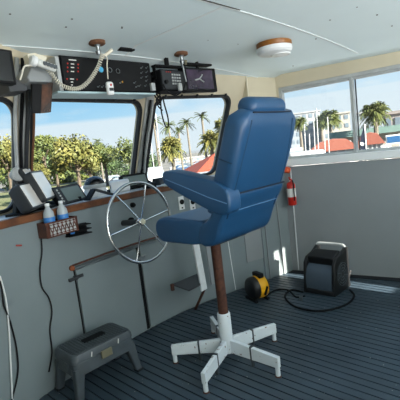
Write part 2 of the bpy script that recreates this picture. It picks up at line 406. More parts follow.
# left wall, rear wall with doorway, window band and an invented slot that shapes the sun patches
wl = MB(); wl.box((-.48, .4, 1.05), (.06, 3.5, 2.2)); wl.build('wall_left', 'paint_cream', kind='structure', smooth=0)
wb = bpy.data.objects.new('wall_back', None); C.objects.link(wb); wb['kind'] = 'structure'; wb.location = (1.8, BACK, 0)
def bw(x0, x1, z0, z1, m='paint_cream'): MB().box(((x0 + x1) / 2, BACK - .03, (z0 + z1) / 2), (x1 - x0, .06, z1 - z0)).build('wall_panel', m, wb, smooth=0)
bw(-.5, 0, -.05, 2.16); bw(0, .95, 1.98, 2.16); bw(.95, 1.1, -.05, 2.16); bw(1.1, 3.05, -.05, 1.0); bw(1.1, 3.05, 1.92, 2.16)
bw(3.05, 3.42, -.05, 2.16); bw(3.42, 3.56, -.05, 1.12); bw(3.42, 3.56, 1.9, 2.16); MB().prism([(3.475, BACK - .03, 1.91), (3.525, BACK - .03, 1.91), (3.50, BACK - .03, 1.62)], (0, -.02, 0)).build('wall_panel', 'paint_cream', wb, smooth=0); bw(3.56, 4.25, -.05, 2.16)  # unseen wedge added in the slot to fork the sun patch
MB().box((1.4, -2.9, 2.17), (3.9, 3.1, .05)).build('roof', 'ceiling_white', kind='structure', smooth=0)  # unseen overhang added to keep direct sun off the rear openings
MB().box((1.8, -5.0, -.05), (5.6, 2.2, .09)).build('deck_aft', 'alu_dull', kind='structure', smooth=0)

# ------------------------------------------------------------------ helm console
con = thing('helm_console', 'long grey painted helm console with wood edge under the front windows', 'console', (1.6, 2.5, 0))
def face(off0, off1, z0, z1, xs): # strip following the curved console face
    out = MB(); l = []
    for x in xs: l.append([(x, CY(x) + off0, z0), (x, CY(x) + off1, z0), (x, CY(x) + off1, z1), (x, CY(x) + off0, z1)])
    return out.loft(l)
def xs_(x0, x1): return [x0] + [x for x, _ in CF if x0 < x < x1] + [x1]
face(0, .03, 0, 1.075, xs_(-.43, 3.155)).build('front_panel', 'paint_grey', con, smooth=25)
face(-.018, .03, 1.072, 1.118, xs_(-.43, 3.155)).build('wood_edge', 'wood', con, smooth=25, bevel=.004)
dk = MB(); l = []
for x in xs_(-.43, 3.155): l.append([(x, CY(x) + .03, 1.09), (x, WY(x, 1.09) - .012, 1.09), (x, WY(x, 1.115) - .012, 1.115), (x, CY(x) + .03, 1.115)])
dk.loft(l).build('desktop', 'desk_top', con, smooth=25)
face(-.016, 0, .015, .682, [1.225, 1.5, 1.775]).build('sliding_door', 'paint_grey', con, smooth=25, bevel=.003)
face(-.016, 0, .02, .69, [1.815, 2.0, 2.15, 2.45, 2.8]).build('sliding_door', 'paint_grey', con, smooth=25, bevel=.003)
face(-.004, 0, .01, .70, [1.777, 1.813]).build('door_gap', 'black', con)
face(-.003, 0, .01, .685, [1.212, 1.222]).build('door_gap', 'black', con)
# worn strip above the doors
face(-.02, 0, .690, .706, [1.20, 1.5, 1.85, 2.08]).build('door_track', 'steel', con, smooth=25)
face(-.014, 0, .714, .724, [1.21, 1.5, 1.85, 2.08]).build('door_track', 'wood_dark', con, smooth=25)
MB().rev((1.2, CY(1.2), .705), (0, -1, 0), [(.018, 0), (.018, .02), (.008, .024)], 10).build('track_end', 'rust_bright', con)
def latch(x, z, m):
    h = MB(); y = CY(x); h.box((x - .03, y - .018, z - .004), (.045, .012, .022)); h.box((x + .03, y - .022, z + .004), (.045, .012, .02)); h.cyl((x, y - .03, z), (x, y, z), .016, n=10)
    h.bar((x - .05, y - .03, z - .01), (x + .045, y - .03, z + .008), .008, .01); h.build('latch', m, con, bevel=.002)
latch(1.215, .635, 'dark_grey'); latch(1.80, .60, 'steel')
for px, py, r in ((132.5, 205, .02), (124, 223, .014), (131, 221, .028)):
    x, _, z = ony(px, py, 2.55)
    MB().rev((x, CY(x), z), (0, -1, 0), [(r, 0), (r, .02), (r * .6, .035)], 12).build('knob', 'black', con)
# small boss on which the wheel turns is part of the wheel
# red pull at far left
h = MB(); p = ony(18, 245, CY(.86) - .012); h.bar(p + V((-.012, 0, 0)), p + V((.018, -.01, -.006)), .008, .009)
rh = h.build('key', 'red_dull', con)
# corner locker door and pipes are on the corner wall
def cornerpt(t, z, off=0): # along the corner panel 0..1
    p = P0.lerp(P1, t); return V((p.x - off * .25, p.y - off * .97, z))
d = MB(); a, b = cornerpt(.0, .24, .006), cornerpt(.35, .24, .006)
for A, B in (((2.95, CY(2.95) - .006, .24), (3.15, CY(3.15) - .006, .24)),):
    d.prism([A, B, (B[0], B[1], .64), (A[0], A[1], .64)], (0, -.006, 0))
d.build('locker_door', 'paint_wall', con, bevel=.002)

# outlet plates
for (px, py), lab, nm in (((181, 203), 'white switch plate with round black dial, left of two under the wood edge', 0), ((191, 203), 'second white switch plate, nearly hidden behind the chair armrest', 1)):
    p = ony(px, py, 2.545); y = CY(p.x)
    t_ = thing('switch_plate', lab, 'switch', (p.x, y, p.z - .06))
    MB().box((p.x, y - .004, p.z), (.062, .008, .115)).build('plate', 'white', t_, bevel=.003)
    MB().rev((p.x, y - .008, p.z + .01), (0, -1, 0), [(.022, 0), (.022, .01), (.012, .014)], 14).build('dial', 'black', t_)
    MB().box((p.x, y - .010, p.z - .042), (.016, .004, .012)).build('rocker', 'black', t_)

# ------------------------------------------------------------------ steering wheel
WC = V((1.685, 2.30, .923)); WR = .285
sw = thing('steering_wheel', 'large chrome ship steering wheel with six spokes on the console', 'steering wheel', WC)
wn = V((.05, -1, .10)).normalized(); wu = (V((0, 0, 1)) - wn * wn.z).normalized(); wx = wu.cross(wn)
MB().tube([WC + wu * WR * math.cos(a) + wx * WR * math.sin(a) for a in [2 * PI * k / 64 for k in range(64)]], .0115, 10, True).build('rim', 'chrome', sw)
for k in range(6):
    a = PI / 3 * k + .40; d = wu * math.cos(a) + wx * math.sin(a)
    MB().tube([WC + d * .02 - wn * .0, WC + d * .14 + wn * .004, WC + d * WR], .0062, 8).build('spoke', 'chrome', sw)
MB().rev(WC - wn * .025, wn, [(.030, 0), (.030, .03), (.026, .04), (.016, .046)], 20).build('hub', 'chrome', sw)
MB().rev(WC + wn * .02, wn, [(.020, 0), (.020, .006), (.015, .009)], 18).build('hub_cap', 'off_white', sw)
MB().tube([WC - wn * .02, V((1.70, CY(1.70) - .0, .90))], .022, 12).build('shaft', 'dark_grey', sw)

# ------------------------------------------------------------------ helm chair
CX, CYY = 1.80, 1.71
ch = thing('helm_chair', 'blue vinyl helm chair with headrest on a rusty pedestal', 'chair', (CX, CYY, 0))
star = [(1.57, 1.985), (1.446, 1.584), (1.805, 1.325), (2.158, 1.587), (2.03, 2.055)]
base = MB().rev((CX, CYY, .055), (0, 0, 1), [(.038, 0), (.043, .01), (.043, .262), (.040, .268)], 20).build('base_tube', 'chipped', ch)
for fx, fy in star:
    d = V((fx - CX, fy - CYY, 0)); L = d.length; d.normalize(); o = V((CX, CYY, 0))
    lg = MB(); sd = V((-d.y, d.x, 0))
    lp = [o + d * .03 + V((0, 0, .148)), o + d * (L + .012) + V((0, 0, .128)), o + d * (L + .012) + V((0, 0, .062)), o + d * .03 + V((0, 0, .058))]
    lg.prism([p - sd * .014 for p in lp], sd * .028); leg = lg.build('leg', 'chipped', ch, bevel=.003)
    MB().cyl(o + d * (L - .004) + V((0, 0, .004)), o + d * (L - .004) + V((0, 0, .068)), .0145, n=12).build('peg', 'chipped', leg)
    MB().cyl(o + d * (L - .004), o + d * (L - .004) + V((0, 0, .01)), .022, .016, n=12).build('foot', 'rust', leg)
    c_ = o + d * L * .52 + V((0, 0, .098)); cl_ = MB(); cl_.bar(c_ - d * .006, c_ + d * .006, .034, .098); cl_.bar(c_ - V((0, 0, .09)), c_ + V((0, 0, .0)), .018, .018, (0, 1, 0)); cl_.build('clamp', 'grey_plastic', leg, bevel=.003)
MB().rev((CX, CYY, .30), (0, 0, 1), [(.032, 0), (.032, .48), (.05, .5), (.05, .52)], 20).build('column', 'rust', ch)
MB().box((CX, CYY, .835), (.28, .3, .03)).build('seat_plate', 'black', ch, bevel=.004)
# seat cushion: side outline swept across with rolled ends
def cushion(outline, x0, x1, r, k=4):
    # outline: (y,z) loop; ends shrink toward the centroid to round the sides
    cy = sum(p[0] for p in outline) / len(outline); cz = sum(p[1] for p in outline) / len(outline); loops = []
    hw = max(max(abs(p[0] - cy) for p in outline), 1e-3)
    def sec(x, ins):
        out = []
        for y, z in outline:
            d = V((y - cy, z - cz)); l = d.length; q = d * max(0, (l - ins) / l); out.append((x, cy + q.x, cz + q.y))
        return out
    for j in range(k + 1): t = PI / 2 * j / k; loops.append(sec(x0 + r - r * math.cos(PI / 2 - PI / 2 * j / k) if False else x0 + r * (1 - math.sin(t)), r * (1 - math.cos(t))))
    loops = loops[::-1]
    loops = [sec(x0 + r * (1 - math.sin(PI / 2 * j / k)), r * (1 - math.cos(PI / 2 * j / k))) for j in range(k, -1, -1)]
    loops += [sec(x1 - r * (1 - math.sin(PI / 2 * j / k)), r * (1 - math.cos(PI / 2 * j / k))) for j in range(k + 1)]
    return MB().loft(loops)
def chaikin(p, n=2):
    for _ in range(n):
        q = []
        for i in range(len(p)):
            a, b = V(p[i]), V(p[(i + 1) % len(p)]); q += [tuple(a * .75 + b * .25), tuple(a * .25 + b * .75)]
        p = q
    return p
X0, X1 = CX - .255, CX + .255
seat = cushion(chaikin([(1.50, .845), (1.90, .835), (1.955, .85), (1.985, .90), (1.972, .968), (1.90, 1.0), (1.75, .995), (1.60, .99), (1.52, .985)]), X0, X1, .022).build('seat', 'vinyl', ch, smooth=60)
MB().tube([(X0 + .012, y, z) for y, z in [(1.52, .965), (1.65, .972), (1.8, .978), (1.91, .978)]], .004, 6).build('piping', 'vinyl_dark', seat)
# lower rear shell
shell = cushion(chaikin([(1.60, .835), (1.505, .84), (1.455, .875), (1.415, .96), (1.372, 1.045), (1.322, 1.125), (1.35, 1.135), (1.44, 1.12), (1.50, 1.0), (1.60, .95)]), X0 - .003, X1 + .003, .03).build('seat_shell', 'vinyl', ch, smooth=60)
MB().tube([(X0 + .03 + (X1 - X0 - .06) * k / 12, 1.374, 1.035) for k in range(13)], .0022, 5).build('stitching', 'stitch', shell)
# backrest: slab leaning aft, wider at shoulders
def back_pt(s): # centre line of the rear face from the shell to the top
    return V((1.395 - .215 * s - .012 * math.sin(s * PI), 1.0 + .53 * s))
loops = []
for j in range(15):
    s = j / 14; c2 = back_pt(s); wd = .252 + .016 * math.sin(min(1, s * 1.15) * PI * .75)
    th = .125 - .02 * s; e = 0
    if s > .88: t = (s - .88) / .12; wd -= .06 * t ** 2.2; th -= .055 * t ** 2; e = .026 * t ** 2
    tn = V((-.36, .93)).normalized(); nn = V((.93, .36))  # front direction
    sec = rring((0, 0, 0), (1, 0, 0), (0, 1, 0), wd * 2, th, min(.045, th * .45), 5)
    lp = []
    for p in sec:
        q = c2 + nn * (p.y + th / 2 + e * .6) + nn * (-.010 * (1 - (p.x / wd) ** 2) if p.y < 0 else .02 * abs(p.x / wd) ** 3)
        lp.append((CX + p.x, q.x, q.y))
    loops.append(lp)
bk = MB().loft(loops).build('backrest', 'vinyl', ch, smooth=60)
for sg in (-1, 1):
    pts = []
    for j in range(22):
        s = j / 21 * .93; c2 = back_pt(s); wd = .252 + .016 * math.sin(min(1, s * 1.15) * PI * .75)
        pts.append((CX + sg * (wd - .03 - .05 * s), c2.x - .001, c2.y + .001))
    MB().tube(pts, .0045, 6).build('piping', 'vinyl_dark', bk)
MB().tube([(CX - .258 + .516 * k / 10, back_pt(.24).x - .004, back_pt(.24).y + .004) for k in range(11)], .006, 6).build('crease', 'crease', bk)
pts = [(CX - .2695, back_pt(.55).x + .012 + .11 * k / 5, 1.292 + .04 * k / 5) for k in range(6)]
MB().tube(pts, .0022, 5).build('stitching', 'vinyl_dark', bk)
hc = back_pt(1.0)
MB_h = rbox((CX, hc.x + .072, hc.y + .036), (.335, .115, .10), .045, rotm(-.30 + .6, 0, 0)).build('headrest', 'vinyl', ch, smooth=60)
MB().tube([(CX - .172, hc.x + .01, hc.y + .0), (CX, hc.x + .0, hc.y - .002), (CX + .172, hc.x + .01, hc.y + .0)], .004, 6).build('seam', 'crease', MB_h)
# armrests
for sg in (-1,):
    xc = CX + (-.235 if sg < 0 else .225); fy = 0 if sg < 0 else .11
    ol = chaikin([(y + fy, z) for y, z in [(1.318, 1.19), (1.305, 1.06), (1.35, 1.03), (1.44, 1.046), (1.62, 1.118), (1.785, 1.198), (1.815, 1.235), (1.795, 1.287), (1.70, 1.274), (1.52, 1.237)]], 2)
    ar = cushion(ol, xc - .052, xc + .052, .016).build('armrest', 'vinyl', ch, smooth=60)
    for dz, nm in ((-.03, 'piping'),):
        MB().tube([(xc + sg * .052, y, z) for y, z in [(1.325 + fy, 1.095), (1.45 + fy, 1.128), (1.65 + fy, 1.195), (1.775 + fy, 1.235)]], .003, 5).build('stitching', 'stitch' if sg < 0 else 'vinyl_dark', ar)
        MB().tube([(xc + sg * .045, y, z) for y, z in [(1.325 + fy, 1.165), (1.45 + fy, 1.20), (1.65 + fy, 1.248), (1.78 + fy, 1.265)]], .003, 5).build('piping', 'vinyl_dark', ar)
    MB().cyl((xc - sg * .06, 1.39 + fy, 1.10), (xc - sg * .03, 1.39 + fy, 1.10), .03, n=14).build('pivot', 'black', ar)

# ------------------------------------------------------------------ footrest in front of the console
fr = thing('footrest', 'white footrest bracket with dark sloping step plate behind the chair column', 'footrest', (2.12, 2.35, 0))
q = lambda px, py, y=2.30: ony(px, py, y)
a = q(194, 236); b = q(204, 290); MB().bar(a, b, .066, .018, (0, 1, 0)).build('bracket', 'white_paint', fr, bevel=.003)
a2 = ony(206, 236, 2.40); b2 = ony(213, 284, 2.40); MB().bar(a2, b2, .045, .015, (0, 1, 0)).build('bracket', 'paint_wall', fr, bevel=.003)
pl = MB(); c0, c1, c2_, c3 = q(172, 284, 2.22), q(189, 290, 2.20), q(201, 284, 2.30), q(198, 273, 2.40)
pl.prism([c0, c1, c2_, c3, q(182, 280, 2.32)], (0, 0, -.012)); pl.build('step_plate', 'dark_grey', fr, bevel=.002)
MB().bar(c0, c0 + V((0, .0, -.05)), .02, .02, (0, 1, 0)).build('plate_lip', 'rust', fr)
MB().tube([b, V((b.x + .06, 2.50, .0))], .012, 8).build('stay', 'rust', fr)
MB().bar(a, V((a.x, CY(a.x) - .008, a.z)), .05, .018).build('wall_mount', 'white_paint', fr, bevel=.003)
MB().bar(a2, V((a2.x, CY(a2.x) - .008, a2.z)), .045, .015).build('wall_mount', 'paint_wall', fr, bevel=.003)

# ------------------------------------------------------------------ step stool
ST = V((1.165, 2.262, 0))
st = thing('step_stool', 'grey plastic step stool with lid and toolbox latch beside the console', 'stool', ST)
def frus(z0, w0, d0, z1, w1, d1, r=.03):
    return [rring(ST + V((0, 0, z0)), (1, 0, 0), (0, 1, 0), w0, d0, r), rring(ST + V((0, 0, z1)), (1, 0, 0), (0, 1, 0), w1, d1, r)]
tk = MB(); tk.loft(frus(.155, .435, .265, .235, .42, .25)); tk.build('tray', 'grey_plastic', st, bevel=.006)
lid = MB(); lid.loft([rring(ST + V((0, 0, z)), (1, 0, 0), (0, 1, 0), w_, d_, .035) for z, w_, d_ in ((.238, .43, .26), (.265, .425, .255), (.282, .405, .238))])
lido = lid.build('lid', 'grey_plastic', st, smooth=30)
tp = MB(); tp.loft([rring(ST + V((0, 0, z)), (1, 0, 0), (0, 1, 0), w_, d_, .03) for z, w_, d_ in ((.281, .385, .215), (.286, .38, .21))])
tpo = tp.build('tread', 'grey_plastic_lid', lido, smooth=30)
tr = MB()
for i in range(18):
    for j in range(10):
        tr.box(ST + V((-.176 + i * .0207, -.092 + j * .0205, .2875)), (.011, .011, .004), rotm(0, 0, PI / 4))
tr.build('grip', 'grey_plastic', lido, smooth=0, kind='stuff')
em = MB(); em.loft([rring(ST + V((0, 0, z)), (1, 0, 0), (0, 1, 0), .15, .06, .012) for z in (.285, .292)]); em.build('handle_recess', 'black_matte', lido)
for sx_ in (-1, 1):
    for sy_ in (-1, 1):
        lg = MB(); top = [V((sx_ * .21, sy_ * .125, .2)), V((sx_ * .12, sy_ * .125, .2)), V((sx_ * .205, sy_ * .05, .2))]
        t0 = ST + V((sx_ * .178, sy_ * .100, .20)); t1 = ST + V((sx_ * .213, sy_ * .130, 0))
        lg.loft([rring(t0, (1, 0, 0), (0, 1, 0), .075, .055, .012, 3), rring(t0.lerp(t1, .4), (1, 0, 0), (0, 1, 0), .056, .05, .012, 3), rring(t1, (1, 0, 0), (0, 1, 0), .045, .04, .012, 3)])
        lg.build('leg', 'grey_plastic', st, smooth=45)
        MB().box(t1 + V((0, 0, .008)), (.05, .046, .016)).build('foot', 'rubber', st, bevel=.004)
lt = MB(); lt.box(ST + V((0.0, -.137, .222)), (.075, .012, .05)); lt.build('latch', 'latch_brass', st, bevel=.004)
for dx in (-.095, .095):
    MB().box(ST + V((dx, -.1295, .255)), (.006, .004, .028), rotm(0, .25, 0)).build('scuff_mark', 'label_white', lido)
for dx in (-.215, .215):
    hd = MB(); hd.box(ST + V((dx, 0, .2)), (.012, .11, .045)); hd.build('side_grip', 'grey_plastic', st, bevel=.004)

# ------------------------------------------------------------------ floor blower
BL = V((3.205, 1.72, 0))
bl = thing('air_mover', 'black box shaped floor blower fan with carry handle near the right wall', 'fan', BL)
side = [(-.155, .0), (.165, .0), (.15, .09), (.16, .28), (.165, .365), (.12, .378), (.02, .335), (-.08, .318), (-.125, .27), (-.14, .15)]
for y in (-.135, .135):
    MB().prism([BL + V((x, y - .014, z)) for x, z in side], (0, .028, 0)).build('side_panel', 'blower_black', bl, bevel=.006)
hs = MB(); pr = [(-.145, .045), (-.150, .10), (-.142, .16), (-.12, .215), (-.085, .25), (.12, .30), (.14, .2), (.145, .045)]
hs.prism([BL + V((x, -.121, z)) for x, z in pr], (0, .242, 0)); hs.build('housing', 'blower_grey', bl, smooth=45)
sk = MB(); sk.box(BL + V((0.0, 0, .022)), (.315, .27, .044)); sk.build('base', 'blower_black', bl, bevel=.008)
tb = MB(); tb.box(BL + V((-.01, 0, .305)), (.15, .245, .075), rotm(0, -.25, 0)); tb.build('top_panel', 'blower_black', bl, bevel=.01)
hn = MB(); hn.tube(smoothpath([BL + V(p) for p in ((.125, .135, .36), (.12, .125, .384), (.12, .08, .392), (.12, -.08, .392), (.12, -.125, .384), (.125, -.135, .36))], 5), .013, 8); hn.build('handle', 'alu_dull', bl)
gr = MB()
for rr in (.03, .055, .08, .1): gr.tube([BL + V((.012 + rr * math.cos(a), -.152, .16 + rr * math.sin(a))) for a in [2 * PI * k / 28 for k in range(28)]], .0035, 5, True)
for k in range(10):
    a = 2 * PI * k / 10; gr.tube([BL + V((.012 + .02 * math.cos(a), -.152, .16 + .02 * math.sin(a))), BL + V((.012 + .105 * math.cos(a + .3), -.152, .16 + .105 * math.sin(a + .3)))], .003, 5)
gr.build('grille', 'grey_plastic', bl)
MB().rev(BL + V((.012, -.149, .16)), (0, -1, 0), [(.108, 0), (.108, .002)], 28).build('intake', 'black', bl)
MB().bar(BL + V((.165, -.10, .02)), BL + V((.21, -.13, .13)), .03, .02).build('kickstand', 'blower_black', bl, bevel=.004)
cordpts = [onz(350, 290, .012), onz(354, 296, .012), onz(345, 305, .012), onz(320, 311, .012), onz(296, 307, .012), onz(285, 297, .012), onz(291, 290, .012), onz(303, 292, .012)]
solo('extension_cord', MB().tube(smoothpath(cordpts, 6), .0085, 7), 'black_matte', 'black power cord looping on the deck in front of the blower fan', 'cord')
solo('extension_cord', MB().tube(smoothpath([onz(266, 296, .011), onz(276, 290, .011), onz(288, 290, .011), onz(296, 297, .011), onz(305, 296, .011)], 6), .0075, 7), 'black_matte', 'black power cord running from the yellow fan toward the blower', 'cord')
pg = MB(); p = onz(301, 298, .016); pg.box(p, (.06, .03, .028), rotm(0, 0, .5)); solo('power_plug', pg, 'grey_plastic', 'grey plug end lying on the deck in front of the blower', 'plug', bevel=.005)

# ------------------------------------------------------------------ yellow fan
HT = V((2.725, 2.15, 0)); ax = V((.80, -.30, 0)).normalized(); axp = V((-ax.y, ax.x, 0))
ht = thing('portable_blower', 'small round yellow and black portable blower by the console base', 'blower', HT)
c = HT + V((0, 0, .112))
MB().rev(c - ax * .075, ax, [(.076, 0), (.094, .012), (.10, .035), (.10, .07)], 24).build('front_grille', 'blower_black', ht, smooth=50)
MB().rev(c - ax * .012, ax, [(.101, 0), (.102, .05), (.095, .085), (.07, .10)], 24).build('body', 'yellow', ht, smooth=50)
MB().rev(c + ax * .085, ax, [(.068, 0), (.068, .012)], 20).build('back_grille', 'black', ht)
for s_ in (-.06, .06):
    MB().bar(HT + ax * s_ + axp * -.09 + V((0, 0, .012)), HT + ax * s_ + axp * .09 + V((0, 0, .012)), .025, .024).build('foot', 'black', ht, bevel=.004)
MB().bar(c + ax * .03 - axp * .06 + V((0, 0, .108)), c + ax * .03 + axp * .06 + V((0, 0, .108)), .05, .04).build('top_handle', 'black', ht, bevel=.008)
mk_ = c + ax * .03 - axp * .10
MB().bar(mk_ + V((-.012, 0, -.05)), mk_ + V((.02, -.01, .02)), .012, .02).build('switch', 'black', ht, bevel=.003)

# ------------------------------------------------------------------ fire extinguisher
fx = V((3.445, 2.15, .725))
fe = thing('fire_extinguisher', 'small red fire extinguisher with white label clipped in the corner', 'fire extinguisher', fx)
MB().rev(fx, (0, 0, 1), [(.034, 0), (.042, .008), (.042, .2), (.034, .225), (.015, .238)], 20).build('cylinder', 'red', fe, smooth=50)
MB().rev(fx + V((0, 0, .085)), (0, 0, 1), [(.0428, 0), (.0428, .085)], 20, False).build('label_band', 'label_white', fe)
vv = MB(); vv.cyl(fx + V((0, 0, .235)), fx + V((0, 0, .265)), .014, n=12); vv.bar(fx + V((.01, .01, .262)), fx + V((-.055, -.02, .285)), .014, .01); vv.build('valve', 'red', fe, bevel=.002)
MB().bar(fx + V((.01, .01, .25)), fx + V((-.05, -.02, .247)), .012, .006).build('lever', 'alu_dull', fe)
MB().tube(smoothpath([fx + V((.01, -.01, .25)), fx + V((-.03, -.045, .23)), fx + V((-.035, -.05, .12)), fx + V((-.03, -.045, .05))], 5), .006, 6).build('hose', 'black', fe)
MB().box(fx + V((.055, .012, .13)), (.05, .035, .15)).build('wall_bracket', 'alu_dull', fe, bevel=.003)
rg = MB(); p = on(287, 170, (RX(2.1) - .04, 2.15, 1.0), (1, .18, 0)); rg.add(*(lambda b: (b.v, b.f))(rbox(p, (.06, .07, .06), .02, rotm(.3, .2, .5))))
solo('rag', rg, 'orange', 'crumpled orange rag tucked above the fire extinguisher', 'rag')
# conduits on the corner panel
def conduit(pts, m, lab, r=.006): return solo('conduit', MB().tube([V(p) for p in pts], r, 7), m, lab, 'pipe', group='pipes on the corner wall')
conduit([cornerpt(.12, .0, .01), cornerpt(.10, 1.0, .01)], 'paint_wall', 'thin grey pipe on the corner wall beside the locker door')
conduit([(RX(2.2) - .012, 2.2, .02), (RX(2.19) - .012, 2.19, 1.08)], 'white_paint', 'thin white cable running down the wall behind the fire extinguisher')
conduit([cornerpt(.62, .0, .01), cornerpt(.55, 1.0, .01)], 'paint_wall', 'grey pipe rising in the corner left of the extinguisher')
conduit([(2.78, CY(2.78) - .012, .02), (2.74, CY(2.74) - .012, .75)], 'white', 'thin white pipe on the console face above the yellow fan')

# ------------------------------------------------------------------ desk gear
def axes(n, tilt_up=0):
    n = V(n).normalized(); n.z = 0; n.normalize(); x = V((-n.y, n.x, 0)); n2 = n * math.cos(tilt_up) + V((0, 0, 1)) * math.sin(tilt_up); z = x.cross(n2) * -1
    z = n2.cross(x); 
    if z.z < 0: z = -z
    return x, n2, z
def monitor(name, label, cat, c, n, tilt, w_, h_, dp, body='dark_grey', scr='screen_reflection', rim=.014, group=None, standto=TOP + .004):
    c = V(c); x, n2, z = axes(n, tilt)
    R = Matrix((x, n2, z)).transposed()
    t_ = thing(name, label, cat, (c.x, c.y, standto), group)
    bb = MB(); bb.loft([rring(c - n2 * dp, x, z, w_ * .86, h_ * .86, .02), rring(c - n2 * dp * .55, x, z, w_, h_, .02), rring(c, x, z, w_, h_, .02)]); bb.build('casing', body, t_, bevel=.004)
    ss = MB(); ss.loft([rring(c - n2 * .001, x, z, w_ - 2 * rim, h_ - 2 * rim, .006), rring(c + n2 * .003, x, z, w_ - 2 * rim, h_ - 2 * rim, .006)]); ss.build('screen', scr, t_)
    return t_, x, n2, z
HEL = V((.76, -.64, 0))
# two displays turned to the helm and a small one behind
c = V((1.035, 2.49, 1.228))
t_, x, n2, z = monitor('display', 'dark display with bright tilted screen, nearest of the left desk displays', 'display', c, (.72, -.69, 0), .40, .24, .175, .085)
MB().bar(c - n2 * .08, (c - n2 * .1).xy.to_3d() + V((0, 0, TOP + .005)), .09, .07, (0, 1, 0)).build('stand', 'black', t_, bevel=.01)
MB().box(((c - n2 * .1).x, (c - n2 * .1).y, TOP + .012), (.16, .13, .016), rotm(0, 0, .8)).build('base', 'black', t_, bevel=.004)
c = V((1.165, 2.60, 1.275))
t_, x, n2, z = monitor('display', 'tall dark display with pale screen, second of the left desk displays', 'display', c, (.77, -.64, 0), .38, .26, .21, .07)
MB().bar(c - n2 * .05, (c - n2 * .06).xy.to_3d() + V((0, 0, TOP + .005)), .08, .06, (0, 1, 0)).build('stand', 'black', t_, bevel=.01)
MB().box(((c - n2 * .04).x, (c - n2 * .04).y, TOP + .012), (.16, .13, .016), rotm(0, 0, .7)).build('base', 'black', t_, bevel=.004)
c = V((1.075, 2.60, 1.365))
t_, x, n2, z = monitor('display', 'small display on a stalk behind the two larger left desk displays', 'display', c, (.7, -.7, 0), .5, .13, .085, .035)
MB().tube([c - n2 * .05, V((1.05, 2.64, TOP + .005))], .014, 8).build('stand', 'black', t_)
sp = V((1.0, 2.58, 1.365))
t_ = thing('deck_speaker', 'round grey hailer speaker on a post at the left end of the desk', 'speaker', (sp.x, sp.y, TOP))
MB().rev(sp, (.3, -.9, .15), [(.02, -.06), (.035, -.03), (.046, 0), (.040, .006), (.01, -.004)], 18).build('horn', 'alu_dull', t_, smooth=50)
MB().tube([sp + V((0, .03, -.01)), V((sp.x, sp.y + .03, TOP + .004))], .012, 8).build('post', 'dark_grey', t_)
# plotter
c = V((1.385, 2.69, 1.178))
t_, x, n2, z = monitor('chart_plotter', 'black chart plotter with grey screen and button column on the desk', 'plotter', c, (.42, -.9, 0), .5, .31, .15, .06, body='black', scr='dark_grey', rim=.010)
ss = MB(); ss.loft([rring(c - x * -.025 + n2 * .003, x, z, .20, .105, .006), rring(c - x * -.025 + n2 * .006, x, z, .20, .105, .006)]); ss.build('lcd', 'screen_lcd', t_)
for k in range(5):
    MB().rev(c + x * -.115 + z * (.045 - .0225 * k) + n2 * .003, n2, [(.008, 0), (.007, .005)], 10).build('button', 'alu_dull', t_)
MB().box((c.x - n2.x * .05, c.y - n2.y * .05, TOP + .02), (.2, .09, .035)).build('bracket', 'black', t_, bevel=.006)
# compass
c = V((1.655, 2.80, TOP + .004))
t_ = thing('compass', 'domed black boat compass on round white base on the desk', 'compass', c)
MB().rev(c, (0, 0, 1), [(.088, 0), (.088, .055), (.08, .07), (.074, .074)], 26).build('base', 'white', t_, smooth=50)
MB().rev(c + V((0, 0, .07)), (0, 0, 1), [(.088, 0), (.09, .018), (.084, .028), (.078, .03)], 26).build('ring', 'alu_dull', t_, smooth=50)
MB().rev(c + V((0, 0, .098)), (0, 0, 1), [(.080 * math.cos(a), .062 * math.sin(a)) for a in [PI / 2 * k / 7 for k in range(8)]], 24).build('dome', 'screen_off', t_, smooth=70)
# paper towel roll lying down
c = V((1.865, 2.77, TOP + .055)); axd = V((.9, -.43, 0)).normalized()
t_ = thing('paper_roll', 'white paper towel roll lying on the desk right of the compass', 'paper roll', (c.x, c.y, TOP))
MB().rev(c - axd * .075, axd, [(.02, 0), (.05, 0), (.052, .004), (.052, .146), (.05, .15), (.02, .15)], 24).build('roll', 'white', t_, smooth=40)
MB().rev(c - axd * .076, axd, [(.02, 0), (.02, .152)], 14).build('core', 'carpet_brown', t_)
# phone cradle
c = V((1.555, 2.60, TOP + .004)); t_ = thing('phone_cradle', 'black folded phone cradle at the desk edge in front of the compass', 'phone holder', c)
R_ = rotm(0, 0, -.35)
MB().box(c + V((-.055, .02, .035)), (.10, .07, .014), rotm(0, -.85, 0) ).build('stand', 'black', t_, bevel=.004)
MB().box(c + V((.045, .0, .042)), (.15, .085, .016), rotm(0, .42, -.2)).build('plate', 'dark_grey', t_, bevel=.004)
# display behind the wheel
c = V((2.05, 2.80, 1.19))
t_, x, n2, z = monitor('display', 'low wide black display behind the steering wheel on the desk', 'display', c, (-.1, -1, 0), .35, .26, .12, .06, body='black', scr='screen_lcd', rim=.02)
MB().box((c.x, c.y + .05, TOP + .025), (.12, .08, .045)).build('bracket', 'black', t_, bevel=.006)
